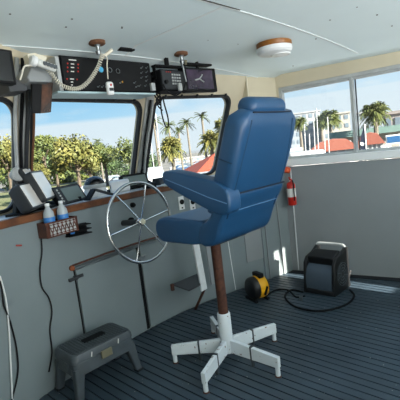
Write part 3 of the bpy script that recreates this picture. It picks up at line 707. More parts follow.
# handheld gear on desk right of it
c = V((2.17, 2.84, TOP)); t_ = thing('handheld_radio', 'black handheld radio standing behind the display at the middle pillar', 'radio', c)
MB().box(c + V((0, 0, .10)), (.06, .04, .19)).build('body', 'black', t_, bevel=.006)
MB().cyl(c + V((.018, 0, .19)), c + V((.018, 0, .27)), .007, n=8).build('antenna', 'black', t_)
MB().box(c + V((0, -.021, .13)), (.04, .004, .04)).build('screen', 'screen_lcd', t_)
for px, py, nm, lab, sz, m_ in ((150, 184, 'box', 'small black box on the desk right of the wheel top', (.10, .07, .045), 'black'), (160, 180, 'case', 'dark rounded case on the desk near the armrest', (.12, .08, .06), 'dark_grey'), (172, 181, 'papers', 'white folded papers on the desk behind the armrest', (.16, .12, .02), 'white')):
    p = onz(px, py + 4, TOP + .006); y = min(p.y, WY(p.x, 1.15) - .09)
    p = V((p.x * y / p.y, y, 0))
    solo(nm, MB().box((p.x, p.y, TOP + .005 + sz[2] / 2), sz, rotm(0, 0, .3)), m_, lab, nm.replace('_', ' '), bevel=.006)

# basket with bottles on the console face
bx = 1.135; by = CY(bx)
bs = thing('bottle_basket', 'brown woven basket fixed to the console face holding two bottles', 'basket', (bx, by - .05, .93))
Bc = V((bx - .005, by - .052, 1.005)); Rb = rotm(0, 0, .17)
def bpt(x, y, z): return Bc + Rb @ V((x, y, z))
wv = MB()
for (a, b) in (((-.115, -.045), (.115, -.045)), ((-.115, .045), (.115, .045)), ((-.115, -.045), (-.115, .045)), ((.115, -.045), (.115, .045))):
    wv.bar(bpt(*a, 0), bpt(*b, 0), .008, .095)
wv.build('side', 'wood_dark', bs, bevel=.002); MB().box(Bc + V((0, 0, -.045)), (.23, .09, .006), Rb).build('bottom', 'wood_dark', bs)
MB().box(Bc + Rb @ V((0, -.050, 0)), (.19, .004, .075), Rb).build('lattice', 'alu_dull', bs)
wp = MB(); random.seed(3)
for i in range(13):
    u = -.09 + .015 * i
    for z0_, z1_, dz in ((-.036, .036, .012 if i % 2 else -.012),): wp.bar(Bc + Rb @ V((u - dz, -.0535, z0_)), Bc + Rb @ V((u + dz, -.0535, z1_)), .005, .004, (0, 1, 0))
for k in range(4): wp.bar(Bc + Rb @ V((-.095, -.0535, -.03 + .02 * k)), Bc + Rb @ V((.095, -.0535, -.03 + .02 * k)), .004, .004)
wp.build('weave', 'wood_dark', bs)
for k, dx in enumerate((-.055, .045)):
    c = bpt(dx, 0, -.040)
    t_ = thing('water_bottle', 'clear water bottle with blue label, %s one in the basket' % ('left' if k == 0 else 'right'), 'bottle', c, group='bottles in the basket')
    MB().rev(c, (0, 0, 1), [(.029, 0), (.034, .006), (.034, .12), (.031, .145), (.013, .175), (.013, .185)], 18).build('body', 'bottle_clear', t_, smooth=50)
    MB().rev(c + V((0, 0, .060)), (0, 0, 1), [(.0348, 0), (.0348, .055)], 18, False).build('label_band', 'label_blue', t_)
    MB().rev(c + V((0, 0, .184)), (0, 0, 1), [(.0145, 0), (.0145, .016)], 14).build('cap', 'white', t_)
# black holder right of the basket
c0 = ony(78.5, 230, CY(1.33) - .04); t_ = thing('tool_holder', 'black slotted tool holder on the console face right of the basket', 'holder', (c0.x, c0.y, c0.z - .04))
for dz in (-.03, 0, .03): MB().box(c0 + V((0, 0, dz)), (.185, .05, .008), rotm(0, .06, .17)).build('slat', 'black', t_, bevel=.002)
MB().box(c0 + V((0, .032, 0)), (.17, .012, .075), rotm(0, .06, .17)).build('back_plate', 'black', t_)
MB().box(c0 + V((-.06, -.028, .004)), (.03, .01, .03), rotm(0, 0, .17)).build('tag', 'label_blue', t_)

# cords on the console face
def hang(pxs, m, lab, r=.0045, off=.012):
    pts = []
    for px, py in pxs:
        p = ony(px, py, 2.40)
        for _ in range(4): p = ony(px, py, CY(p.x) - off)
        p.z = max(p.z, .01); pts.append(p)
    return solo('cable', MB().tube(smoothpath(pts, 6), r, 6), m, lab, 'cable', group='cables hanging on the console')
hang([(41, 236), (42, 252), (40, 270), (42, 287), (49, 298), (52, 312), (50, 330), (52, 352), (49, 372)], 'black', 'thin black cable hanging down the console below the basket')
hang([(0, 281), (2, 290), (4, 306), (9, 318), (16, 345), (18, 372), (12, 400), (10, 412)], 'black', 'black cable hanging on the console at the far left')
hang([(0, 276), (6, 300), (9, 330), (11, 370), (13, 415)], 'white', 'white cable hanging on the console at the far left')

# ------------------------------------------------------------------ overhead gear
ov = thing('overhead_console', 'long black overhead instrument panel above the centre window', 'panel', (1.57, 2.3, 1.83))
pa, pb, pc_, pd = ony(60, 54, 2.30), ony(152, 63, 2.30), ony(150, 93, 2.30), ony(54, 91, 2.30)
px0, px1, pz0, pz1 = 1.255, 1.955, 1.832, 2.046
MB().box(((px0 + px1) / 2, 2.36, (pz0 + pz1) / 2), (px1 - px0, .11, pz1 - pz0)).build('casing', 'black_matte', ov, bevel=.006)
MB().box(((px0 + px1) / 2, 2.302, (pz0 + pz1) / 2), (px1 - px0 - .012, .008, pz1 - pz0 - .012)).build('front_plate', 'dark_grey' if False else 'black', ov, bevel=.003)
MB().box((px0 - .018, 2.36, (pz0 + pz1) / 2 - .01), (.025, .12, pz1 - pz0)).build('end_bracket', 'alu_dull', ov, bevel=.003)
MB().box((1.575, 2.37, 1.820), (.76, .19, .014)).build('shelf', 'lightblue_paint', ov, bevel=.004)
def dot(px, py, r, m, nm, parent, y=2.2975, d=.004):
    p = ony(px, py, y); return MB().rev(p, (0, -1, 0), [(r, 0), (r * .85, d)], 14).build(nm, m, parent)
for px, py in ((67.5, 63.5), (67.5, 67.5), (67.5, 71.5), (78, 64.5), (78, 68), (78, 71.5), (67, 79), (77, 79.5)): dot(px, py, .005, 'red', 'indicator_light', ov)
for px, py, l in ((72.5, 60, .05), (72.5, 64, .022), (72.5, 67.5, .022), (72.5, 71.5, .022), (72, 79, .026), (72, 82, .015), (72, 85, .012)):
    p = ony(px, py, 2.297); MB().box(p, (l, .002, .006)).build('lettering', 'label_white', ov)
dot(101, 69.5, .019, 'cyan', 'gauge', ov)
for px, py in ((110, 70), (118, 71)):
    g_ = dot(px, py, .018, 'black_matte', 'gauge', ov, d=.008); p = ony(px, py, 2.288)
    MB().tube([p + V((.015 * math.cos(a), 0, .015 * math.sin(a))) for a in [2 * PI * k / 16 for k in range(16)]], .002, 5, True).build('bezel', 'steel', g_)
for i, (px, py) in enumerate(((141, 68), (141, 73), (141, 78), (146, 68), (146, 72.5), (146, 77), (146, 81), (134, 83), (136, 87), (145, 86), (139, 86), (120, 83), (98, 87), (102, 87), (106, 87))):
    p = ony(px, py, 2.297); s_ = MB(); s_.box(p, (.012, .006, .006)); s_.cyl(p, p + V((.004, -.018, .006)), .0022, n=6); s_.build('toggle_switch', 'steel', ov)
p = ony(122.5, 82, 2.297); MB().box(p, (.006, .004, .012)).build('indicator_light', 'yellow', ov)

# radio and screen on the header right of it
rd = thing('marine_radio', 'black marine radio with keypad hanging above the right front window', 'radio', (2.12, 2.27, 1.84))
MB().box((2.118, 2.31, 1.915), (.255, .14, .155)).build('body', 'black_matte', rd, bevel=.006)
MB().box((2.118, 2.238, 1.915), (.235, .006, .135)).build('faceplate', 'dark_grey', rd, bevel=.002)
for i in range(4):
    for j in range(4): MB().box((2.10 + .024 * i, 2.233, 1.955 - .022 * j), (.016, .006, .012)).build('key', 'alu_dull', rd)
for i in range(3): MB().box((2.045 + .02 * i, 2.233, 1.972), (.010, .004, .006)).build('indicator_light', 'red', rd)
MB().rev((2.03, 2.235, 1.90), (0, -1, 0), [(.016, 0), (.014, .015)], 14).build('knob', 'black', rd)
bkt = MB()
for xx in (1.988, 2.245): bkt.bar((xx, 2.30, 1.93), (xx, 2.30, 2.03), .008, .03, (0, 1, 0))
bkt.bar((1.985, 2.3, 2.025), (2.25, 2.3, 2.03), .05, .014); bkt.bar((2.12, 2.3, 2.03), (2.12, 2.3, 2.095), .03, .02, (0, 1, 0)); bkt.build('bracket', 'black', rd)
scn = thing('monitor', 'small flat black monitor above the right front window beside the radio', 'monitor', (2.44, 2.27, 1.84))
MB().box((2.435, 2.285, 1.935), (.375, .05, .19), rotm(0, -.03, 0)).build('casing', 'black', scn, bevel=.006)
MB().box((2.425, 2.258, 1.937), (.30, .006, .15), rotm(0, -.03, 0)).build('screen', 'purple_screen', scn)
MB().bar((2.30, 2.29, 2.055), (2.58, 2.29, 2.06), .07, .014).build('mount_plate', 'black', scn)
MB().tube([(2.44, 2.29, 2.03), (2.44, 2.29, 2.115)], .014, 8).build('mount_post', 'black', scn)
s_ = MB(); a = V((2.36, 2.254, 1.93)); s_.tube(smoothpath([a, a + V((.05, 0, .012)), a + V((.09, 0, .045))], 4), .006, 6); s_.tube([a + V((.05, 0, .012)), a + V((.10, 0, -.012))], .005, 6); s_.build('picture_mark', 'alu_dull', scn)
# black mic cord loop under the radio
solo('coiled_cord', MB().tube(smoothpath([ony(px, py, 2.215) for px, py in ((163, 84), (168, 92), (176, 95), (183, 90), (186, 78), (184, 62))], 8), .0055, 7), 'black', 'black microphone cord looping in front of the radio', 'cord')
solo('microphone', rbox(ony(180, 87, 2.20), (.035, .025, .06), .01), 'alu_dull', 'grey microphone hanging in front of the radio', 'microphone')
solo('strap', MB().tube(smoothpath([ony(px, py, 2.30) for px, py in ((160.5, 96), (161.5, 112), (165, 125), (168, 127), (168, 118), (164, 103), (163, 96))], 5), .006, 6), 'black', 'black strap hanging in front of the right front window', 'strap')

# ceiling hook mounts
def hook(px, py, lab, knob=True):
    p = onz(px, py, 2.10); p = onz(px, py, ceil_z(p.x) - .01); z = ceil_z(p.x)
    t_ = thing('ceiling_mount', lab, 'mount', (p.x, p.y, z))
    MB().rev((p.x, p.y, z + .002), (0, 0, -1), [(.052, 0), (.052, .018), (.044, .024)], 20).build('wood_pad', 'carpet_brown', t_)
    MB().rev((p.x, p.y, z - .022), (0, 0, -1), [(.02, 0), (.012, .012), (.012, .035), (.018, .04), (.012, .06)], 14).build('socket', 'steel', t_)
    return p, t_
p1, t1_ = hook(97, 43, 'round brown ceiling mount with metal socket, left one above black panel')
MB().tube([V((p1.x + .01, p1.y, 2.02)), ony(112, 50, p1.y - .02)], .011, 10).build('handle', 'off_white', t1_)
p2, t2_ = hook(181, 54, 'round brown ceiling mount with metal socket, right one above the radio')
MB().tube([V((p2.x, p2.y, 2.03)), V((p2.x + .01, p2.y - .01, 1.90))], .0055, 8).build('stem', 'steel', t2_)
MB().rev((p2.x + .035, p2.y, 2.03), (0, 0, 1), [(.012, 0), (.014, .03), (.006, .034)], 10).build('knob', 'latch_brass', t2_)
# white coiled cord
path = smoothpath([ony(px, py, 2.17) for px, py in ((45, 66), (52, 74), (60, 84), (70, 88.5), (80, 88), (88, 82), (94, 74), (99, 65), (102, 55))], 34)
hel = []; ph = 0
for i, p in enumerate(path):
    d = (path[min(i + 1, len(path) - 1)] - path[max(i - 1, 0)]).normalized(); x = d.cross(V((0, 1, 0))).normalized(); y = d.cross(x)
    hel.append(p + (x * math.cos(ph) + y * math.sin(ph)) * .0105); ph += .95
solo('coiled_cord', MB().tube(hel, .0034, 5), 'cord_white', 'white coiled cord drooping across the black overhead panel', 'cord')
tm = thing('microphone', 'white hand microphone hanging in front of the black panel', 'microphone', ony(110, 97, 2.2))
p = ony(110, 88.5, 2.2); (rbox(p, (.05, .03, .085), .014)).build('body', 'white', tm)
MB().tube(smoothpath([ony(108, 79, 2.2), ony(107, 66, 2.2), ony(107, 58, 2.19), ony(102, 54, 2.18)], 5), .0038, 6).build('lead', 'cord_white', tm)
MB().rev(p + V((0, -.014, .02)), (0, -1, 0), [(.007, 0), (.007, .004)], 10).build('button', 'red', tm)
MB().box(p + V((.0, -.016, -.008)), (.03, .004, .018)).build('grille', 'dark_grey', tm)
# small black vent on ceiling
p = onz(124, 55, 2.08); vt = MB(); vt.box((p.x, p.y - .03, ceil_z(p.x) - .012), (.12, .05, .025)); solo('ceiling_clip', vt, 'black', 'small black clip box on the ceiling above the black panel', 'clip', bevel=.006)

# dome lamp
LP = V((2.66, 1.695, ceil_z(2.66)))
dl = thing('ceiling_lamp', 'round white dome ceiling lamp with amber rim', 'lamp', LP)
MB().rev(LP + V((0, 0, .004)), (0, 0, -1), [(.130, 0), (.130, .03), (.125, .036)], 36).build('rim', 'amber', dl, smooth=40)
MB().rev(LP + V((0, 0, -.032)), (0, 0, -1), [(.132, 0), (.130, .026), (.118, .042), (.09, .05), (0.0, .053)], 36).build('dome', 'lamp_dome', dl, smooth=30)
MB().rev(LP + V((.03, -.03, -.08)), (0, 0, -1), [(.075, 0), (.07, .01), (0, .012)], 24).build('lens', 'lamp_lens', dl)

# left pillar gear
mp_ = thing('monitor', 'black monitor hung at the upper left edge above the left window', 'monitor', (.78, 2.0, 1.8))
MB().box((.72, 2.03, 1.888), (.27, .05, .165), rotm(0, .03, .12)).build('casing', 'black', mp_, bevel=.006)
MB().box((.717, 2.002, 1.888), (.245, .006, .14), rotm(0, .03, .12)).build('screen', 'screen_off', mp_)
MB().box((.74, 2.15, 2.02), (.08, .08, .20)).build('mount', 'dark_grey', mp_)
gx = MB(); gx.prism([ony(14, 76, 2.10), ony(29, 99, 2.18), ony(28, 84, 2.22), ony(14, 74, 2.14)], (0, .10, -.0)); 
solo('junction_box', MB().prism([ony(6, 80, 2.12), ony(14, 77, 2.12), ony(28, 87, 2.12), ony(27, 91, 2.12), ony(10, 92, 2.12)], (0, .15, 0)), 'dark_grey', 'dark grey wedge box under the upper left monitor', 'box', bevel=.004)
gb = MB(); gb.prism([ony(33, 63, 2.2), ony(53, 63, 2.2), ony(52, 82, 2.2), ony(30, 82, 2.2), ony(27, 77, 2.2)], (0, .24, 0)); solo('junction_box', gb, 'paint_wall', 'light grey box on the left pillar behind the white hand lamp', 'box', bevel=.006)
cbx = MB(); cbx.prism([ony(27, 54, 2.14), ony(36, 52.5, 2.14), ony(40, 64, 2.14), ony(31, 65, 2.14)], (0, .06, 0)); cbx.prism([ony(36, 53, 2.16), ony(47, 57, 2.16), ony(46, 61, 2.16), ony(38, 61, 2.16)], (0, .06, 0)); solo('lamp_bracket', cbx, 'off_white', 'cream wall bracket holding the white hand lamp at the left pillar', 'bracket', bevel=.003)
wl_ = thing('searchlight_control', 'white corded control handset beside the black panel at the left pillar', 'handset', ony(44, 72, 2.15))
a, b = ony(36, 62, 2.12), ony(56, 69, 2.12); MB().bar(a, b, .035, .04).build('body', 'white_plastic', wl_, bevel=.012)
MB().rev(a, (a - b), [(.028, 0), (.03, .02), (.022, .03)], 16).build('end_cap', 'white', wl_)
pb = MB()
for k in range(4): p = a.lerp(b, .35 + .17 * k) + V((0, -.027, .0)); pb.box(p, (.018, .008, .018))
pb.build('keypad', 'grey_plastic', wl_)
MB().tube(smoothpath([a + V((-.005, 0, -.02)), ony(25, 66, 2.12), ony(22, 74, 2.12), ony(20, 80, 2.12)], 5), .005, 6).build('lead', 'cord_white', wl_)
# framed brown card and dark box hanging on the pillar
pc = thing('notice_case', 'dark case with brown glossy front hanging at the top of the left pillar', 'case', ony(42, 113, 2.25))
MB().prism([ony(32, 82, 2.25), ony(42, 82, 2.25), ony(41, 113, 2.25), ony(32, 113, 2.25)], (0, .02, 0)).build('case', 'black', pc, bevel=.003)
MB().prism([ony(42, 82, 2.25), ony(53, 83, 2.29), ony(51, 112, 2.29), ony(41, 113, 2.25)], (0, .02, 0)).build('front_plate', 'brown_photo', pc)
# cables down the left pillar
for k, (dx, m_, r, lab) in enumerate(((-.055, 'alu_dull', .012, 'pale cable on the left pillar, nearest the left window'), (-.02, 'black', .010, 'black cable down the middle of the left pillar'), (.015, 'dark_grey', .013, 'dark grey cable on the left pillar beside the black one'), (.05, 'carpet_brown', .008, 'thin brown cable on the left pillar by the centre window'))):
    x, y = WN[1][0] + dx, WN[1][1]
    pts = [(x + .006 * math.sin(i * 1.3 + k), y - .43 * (z - 1.1) - .046, z) for i, z in enumerate([1.125 + .15 * j for j in range(7)])]
    solo('cable', MB().tube(smoothpath(pts, 4), r, 7), m_, lab, 'cable', group='cables on the left pillar')
for k, (dx, m_, r, lab) in enumerate(((-.018, 'black', .008, 'black cable down the middle pillar'), (.012, 'alu_dull', .010, 'pale cable down the middle pillar'))):
    x, y = WN[2][0] + dx, WN[2][1]
    pts = [(x + .005 * math.sin(i * 1.7 + k), y - .43 * (z - 1.1) - .046, z) for i, z in enumerate([1.125 + .14 * j for j in range(6)])]
    solo('cable', MB().tube(smoothpath(pts, 4), r, 7), m_, lab, 'cable', group='cables on the middle pillar')
gl_ = MB()
for k in range(5):
    p = ony(151 + k * 1.6, 76 + 5 * k, 2.33); gl_.tube(smoothpath([p, p + V((.02, -.02, -.03)), p + V((-.02, -.015, -.07)), p + V((.015, -.02, -.11))], 4), .006, 6)
solo('wiring_bundle', gl_, 'black', 'tangle of black wires between the panel and the radio', 'wires')
solo('wiring_connector', MB().box(ony(152.5, 87, 2.29), (.035, .03, .055)), 'alu_dull', 'grey connector block at the right end of the black panel', 'connector', bevel=.004)


# ------------------------------------------------------------------ outside
# side deck and bulwark outside the right windows
sd_ = MB(); sd_.prism([(RX(3) + .08, 3, .86), (RX(3) + 1.0, 3, .86), (RX(-4) + 1.0, -4, .86), (RX(-4) + .08, -4, .86)], (0, 0, .06))
sd_.build('side_deck', 'white_paint', kind='structure', smooth=0)
GZ = -3.2
OUT = True
mk('ground', '#b9b4a8', .9, col2='#8f8d84', nscale=.05); mk('lawn', '#7f8f4a', .95, col2='#9c9a66', nscale=.2); mk('asphalt', '#a9a9a8', .9)
OUT = True
mk('leaf', '#8a9440', .7, col2='#4f6630', nscale=.55); mk('leaf_yellow', '#a39c48', .7, col2='#74803f', nscale=.55); mk('leaf_dark', '#5d7a3c', .7, col2='#3a5230', nscale=.5)
mk('palm_leaf', '#7f8a48', .6, col2='#56683a', nscale=.8); mk('bark', '#8a7a66', .9, noise=.3, nscale=3); mk('bark_grey', '#a39a8a', .9, noise=.2, nscale=3)
mk('tent_red', '#d8603f', .8); mk('roof_red', '#d67f69', .8); mk('bldg_white', '#dfe3e6', .8); mk('bldg_blue', '#cbd8e4', .8); mk('bldg_cream', '#ece6dc', .8); mk('bldg_pink', '#ded0ca', .8)  # building colours kept pale: distance haze painted into them
mk('bldg_window', '#a9bccb', .3); mk('awning_teal', '#a2c8c0', .8); mk('hull_white', '#eef0f0', .3); mk('navy', '#1d2f52', .7); mk('car_white', '#e6e8ea', .3); mk('car_red', '#b03226', .3); mk('car_blue', '#3c5f8c', .3); mk('car_silver', '#a7adb3', .3, metal=.5)  # building windows lightened the same way, haze in the colour
mk('sign_blue', '#3f8fd6', .5); mk('water', '#7f9aa6', .15); mk('tyre', '#1a1a1a', .8)
MB().box((150, 150, GZ - .25), (700, 700, .5)).build('ground', 'ground', kind='structure', smooth=0)
p = far(60, 80, GZ); lw = MB(); a = [far(-80, 45, GZ), far(110, 45, GZ), far(110, 110, GZ), far(-80, 110, GZ)]
lw.prism([q + V((0, 0, .0)) for q in a], (0, 0, .04)); tag(lw.build('lawn', 'lawn', smooth=0), 'grassy ground under the trees beyond the left windows', 'lawn', kind='stuff')
def crown_mesh(rx, rz, n, leaf, seed):
    rnd = random.Random(seed); mb = MB(); cl = []
    for i in range(13):
        th = rnd.uniform(0, 2 * PI); ph = rnd.uniform(-.35, 1.0); cl.append((V((math.cos(th) * rx * .62 * math.cos(ph * 1.2), math.sin(th) * rx * .62 * math.cos(ph * 1.2), rz * .55 * math.sin(ph * 1.5))), rnd.uniform(.36, .52) * rx))
    for i in range(n):
        c, r = cl[i % len(cl)]; d = V((rnd.gauss(0, 1), rnd.gauss(0, 1), rnd.gauss(0, .8))).normalized()
        p = c + d * r * rnd.uniform(.55, 1.0); s = leaf * rnd.uniform(.6, 1.3)
        x = V((rnd.gauss(0, 1), rnd.gauss(0, 1), rnd.gauss(0, 1))).normalized(); nn = (d + V((rnd.gauss(0, .5), rnd.gauss(0, .5), rnd.gauss(0, .5)))).normalized()
        x = (x - nn * x.dot(nn)).normalized(); y = nn.cross(x)
        mb.quad(p - x * s - y * s * .5, p + x * s * .2 - y * s * .7, p + x * s + y * s * .4, p - x * s * .1 + y * s * .7)
    return mb
def tree(px, dist, toppx, wpx, m, lab, seed, grp='trees beyond the left windows', trunk=.35):
    H0 = 168 - .12 * (px - 50); zt = 1.38 + (H0 - toppx) / 400 * dist; base = far(px, dist, GZ + .045); R = wpx / 400 * dist / 2; Hh = zt - GZ
    t_ = thing('tree', lab, 'tree', base, grp)
    cz = zt - R * .95; ct = crown_mesh(R, R * .95, 3200, R * .055, seed)
    ct.v = [tuple(V(p) + V((base.x, base.y, cz))) for p in ct.v]; ct.build('crown', m, t_, smooth=0)
    tk = MB(); tk.tube(smoothpath([base, base + V((.15, 0, (cz - base.z) * .5)), V((base.x, base.y, cz))], 4), lambda u: trunk * (1 - .5 * u), 8)
    for k in range(4):
        a = k * 1.7 + seed; tk.tube([V((base.x, base.y, cz - R * .6)), V((base.x + math.cos(a) * R * .5, base.y + math.sin(a) * R * .5, cz + R * .1))], .12, 6)
    tk.build('trunk', 'bark', t_); return t_
TR = [(-22, 62, 138, 60, 'leaf', 'broad green tree partly outside the left edge, through the left window'), (8, 60, 139, 42, 'leaf_yellow', 'yellow-green tree seen through the left window'),
      (45, 72, 137, 34, 'leaf', 'green tree behind the desk displays, left in the centre window'), (55, 90, 141, 44, 'leaf_dark', 'darker tree behind the yellow tree in the centre window'), (76, 64, 133, 52, 'leaf_yellow', 'largest yellow-green tree in the middle of the centre window'),
      (104, 76, 142, 30, 'leaf', 'green tree right of the largest yellow tree'), (130, 70, 137, 36, 'leaf', 'green tree at the right side of the centre window by the pillar'), (36, 58, 163, 24, 'leaf_yellow', 'low yellow bush tree above the left desk displays'),
      (92, 100, 150, 40, 'leaf_dark', 'dark tree behind the gap right of the largest yellow tree'), (112, 100, 155, 34, 'leaf_dark', 'distant dark tree above the paper roll')]
TR += [(20, 118, 150, 50, 'leaf_dark', 'distant dark green tree between the left window and the left pillar'), (66, 120, 152, 50, 'leaf', 'distant tree behind the largest yellow tree'), (140, 112, 150, 40, 'leaf_dark', 'distant dark tree behind the middle pillar'), (88, 66, 158, 22, 'leaf_yellow', 'low yellow-green tree just above the plotter')]
for i, a in enumerate(TR): tree(*a, seed=i + 3)
def palm(px, dist, toppx, wpx, m, lab, seed, nf=34, grp='palms outside', lean=0, cro=.5, trunk=.16, full=False):
    rnd = random.Random(seed); H0 = 168 - .12 * (px - 50); zt = 1.38 + (H0 - toppx) / 400 * dist; base = far(px, dist, GZ + .045); R = wpx / 400 * dist / 2
    t_ = thing('palm_tree', lab, 'palm', base, grp); cz = zt - R * (.75 if full else .7); top = V((base.x + lean, base.y, cz))
    fr_ = MB()
    for i in range(nf):
        a = rnd.uniform(0, 2 * PI); el = rnd.uniform(-.7 if full else -.55, 1.25); L = R * rnd.uniform(.85, 1.12); d = V((math.cos(a), math.sin(a), 0)); sd = V((-d.y, d.x, 0))
        pts = []
        for j in range(6):
            u = j / 5; pts.append(top + d * L * u * math.cos(el * (1 - .3 * u)) + V((0, 0, L * (u * math.sin(el) - .42 * u * u))))
        # fan of leaflets along the outer half
        for j in range(1, 6):
            for sgn in (-1, 1):
                w_ = L * .30; q0, q1 = pts[j - 1], pts[j]
                tip = q1 + sd * sgn * w_ * (1 - .10 * j) + (q1 - q0) * .6 + V((0, 0, -w_ * .35)); fr_.add([q0, q1, tip], [(0, 1, 2)])
    if full:
        cm = crown_mesh(R * .82, R * .82, 1500, R * .07, seed + 5); cm.v = [tuple(V(p) + top) for p in cm.v]; cm.build('crown', m, t_, smooth=0)
    fr_.build('fronds', m, t_, smooth=0)
    MB().tube(smoothpath([base, base.lerp(top, .5) + V((lean * .15, 0, 0)), top], 5), lambda u: trunk * (1.15 - .3 * u), 8).build('trunk', 'bark_grey', t_); return t_
PM = [(158, 75, 116, 17, 'tall palm nearest the middle pillar in the right front window'), (172, 78, 120, 17, 'tall palm second from the middle pillar'), (181, 85, 126, 14, 'shorter palm between the two pairs of tall palms'), (190, 80, 117, 17, 'tall palm above the middle of the red canopies'),
      (205.5, 70, 111, 16, 'tallest thin palm near the middle of the right front window'), (101, 95, 138, 12, 'single small palm above the trees in the centre window')]
for i, (px, ds, tp_, w_, lab) in enumerate(PM): palm(px, ds, tp_, w_, 'palm_leaf', lab, i + 20, nf=22, trunk=.2)
PB = [(172, 60, 137, 26, 'round bushy palm in the right front window above the armrest'), (212, 58, 131, 26, 'bushy palm close to the left edge of the chair back'), (227, 66, 118, 24, 'bushy palm rising behind the chair back in the front window'),
      (331, 62, 111, 20, 'bushy palm left of the window mullion in the right window'), (376, 52, 104, 25, 'big palm right of the mullion in the right window'), (301, 75, 118, 14, 'small palm in front of the white apartments in the right window'), (322, 80, 117, 14, 'small palm beside the apartment block left of the mullion')]
for i, (px, ds, tp_, w_, lab) in enumerate(PB): palm(px, ds, tp_, w_, 'leaf_yellow' if i < 3 else 'leaf', lab, i + 40, nf=110, trunk=.28, full=True)

def facing(p):
    d = V((p.x, p.y, 0)).normalized(); return V((d.y, -d.x, 0)), d
def building(px, dist, wpx, toppx, m, lab, rows, cols, depth=12, roof=None, z0=GZ):
    H0 = 168 - .12 * (px - 50); zt = 1.38 + (H0 - toppx) / 400 * dist; base = far(px, dist, z0); W = wpx / 400 * dist; u, d = facing(base); Hh = zt - z0
    t_ = thing('building', lab, 'building', base, 'buildings across the harbour'); R = Matrix((u, d, V((0, 0, 1)))).transposed()
    MB().box(base + d * depth / 2 + V((0, 0, Hh / 2)), (W, depth, Hh), R).build('wall', m, t_, smooth=0)
    for i in range(rows):
        for j in range(cols):
            c = base + u * W * ((j + .5) / cols - .5) + V((0, 0, Hh * (i + .55) / rows)) - d * .05
            MB().box(c, (W / cols * .55, .15, Hh / rows * .5), R).build('window', 'bldg_window', t_, smooth=0)
    MB().box(base + d * depth / 2 + V((0, 0, Hh + .2)), (W + .6, depth + .6, .5), R).build('roof', roof or m, t_, smooth=0)
    return t_
building(303, 150, 34, 115, 'bldg_white', 'white apartment block left in the right window', 5, 6)
building(296, 130, 10, 118, 'bldg_blue', 'narrow bluish building beside the chair back in the right window', 5, 2)
building(337, 140, 24, 116, 'bldg_cream', 'cream building behind the palm left of the mullion', 4, 4)
building(364, 150, 14, 115, 'bldg_blue', 'pale blue house between the two palms in the right window', 3, 3, roof='bldg_white')
building(398, 78, 22, 115, 'bldg_pink', 'pinkish building at the right edge of the right window', 2, 3)
building(194, 170, 40, 158, 'bldg_cream', 'low cream building beyond the parked cars in the right front window', 1, 6)
# long low shed with red roof by the dock
def shed(px, dist, wpx, ztop, zroof, lab, depth=5):
    base = far(px, dist, GZ); W = wpx / 400 * dist; u, d = facing(base); R = Matrix((u, d, V((0, 0, 1)))).transposed()
    t_ = thing('dock_shed', lab, 'shed', base); h_ = ztop - GZ
    MB().box(base + d * depth / 2 + V((0, 0, h_ / 2)), (W, depth, h_), R).build('wall', 'bldg_white', t_, smooth=0)
    prof = [(-W / 2 - .2, ztop), (-W * .3, ztop + (zroof - ztop) * .8), (0, zroof), (W * .3, ztop + (zroof - ztop) * .85), (W / 2 + .2, ztop)]
    MB().prism([base - d * .3 + u * a + V((0, 0, b - base.z)) for a, b in prof], d * (depth + .6)).build('roof', 'roof_red', t_, smooth=0)
    for k in range(6): MB().box(base + u * W * ((k + .5) / 6 - .5) - d * .05 + V((0, 0, h_ * .5)), (.12, .1, h_), R).build('post', 'alu_dull', t_)
shed(332, 34, 44, .05, .95, 'white dock shed with red roof left of the mullion'); shed(369, 42, 22, -.05, 1.1, 'white dock shed with rounded red roof right of the mullion')
# teal awning row
base = far(366, 56, GZ); u, d = facing(base); R = Matrix((u, d, V((0, 0, 1)))).transposed(); t_ = thing('awning', 'teal awning row behind the dock sheds in the right window', 'awning', base)
MB().box(base + V((0, 0, 4.35)), (9, 3, .8), R).build('canopy', 'awning_teal', t_); MB().box(base + d * 1.5 + V((0, 0, 2)), (9, .3, 4), R).build('wall', 'bldg_cream', t_)
# pitched red canopies in the middle window
def tent(px, dist, wpx, zt, ze, lab):
    base = far(px, dist, GZ); W = wpx / 400 * dist; u, d = facing(base); u = (u + d * .35).normalized(); d = V((-u.y, u.x, 0)); t_ = thing('canopy_tent', lab, 'tent', base, 'red canopies on the quay')
    a = [base + u * W / 2 * i + d * W / 2 * j + V((0, 0, ze - GZ)) for i, j in ((-1, -1), (1, -1), (1, 1), (-1, 1))]; tp_ = base + V((0, 0, zt - GZ))
    rf = MB(); rf.add(a + [tp_] + [p - V((0, 0, .25)) for p in a], [(0, 1, 4), (1, 2, 4), (2, 3, 4), (3, 0, 4), (0, 1, 6, 5), (1, 2, 7, 6), (2, 3, 8, 7), (3, 0, 5, 8)]); rf.build('roof', 'tent_red', t_, smooth=0)
    for p in a: MB().cyl((p.x, p.y, GZ), (p.x, p.y, p.z), .05, n=6).build('pole', 'white', t_)
tent(214, 30, 60, 1.0, -.15, 'large red pitched canopy above the chair armrest')
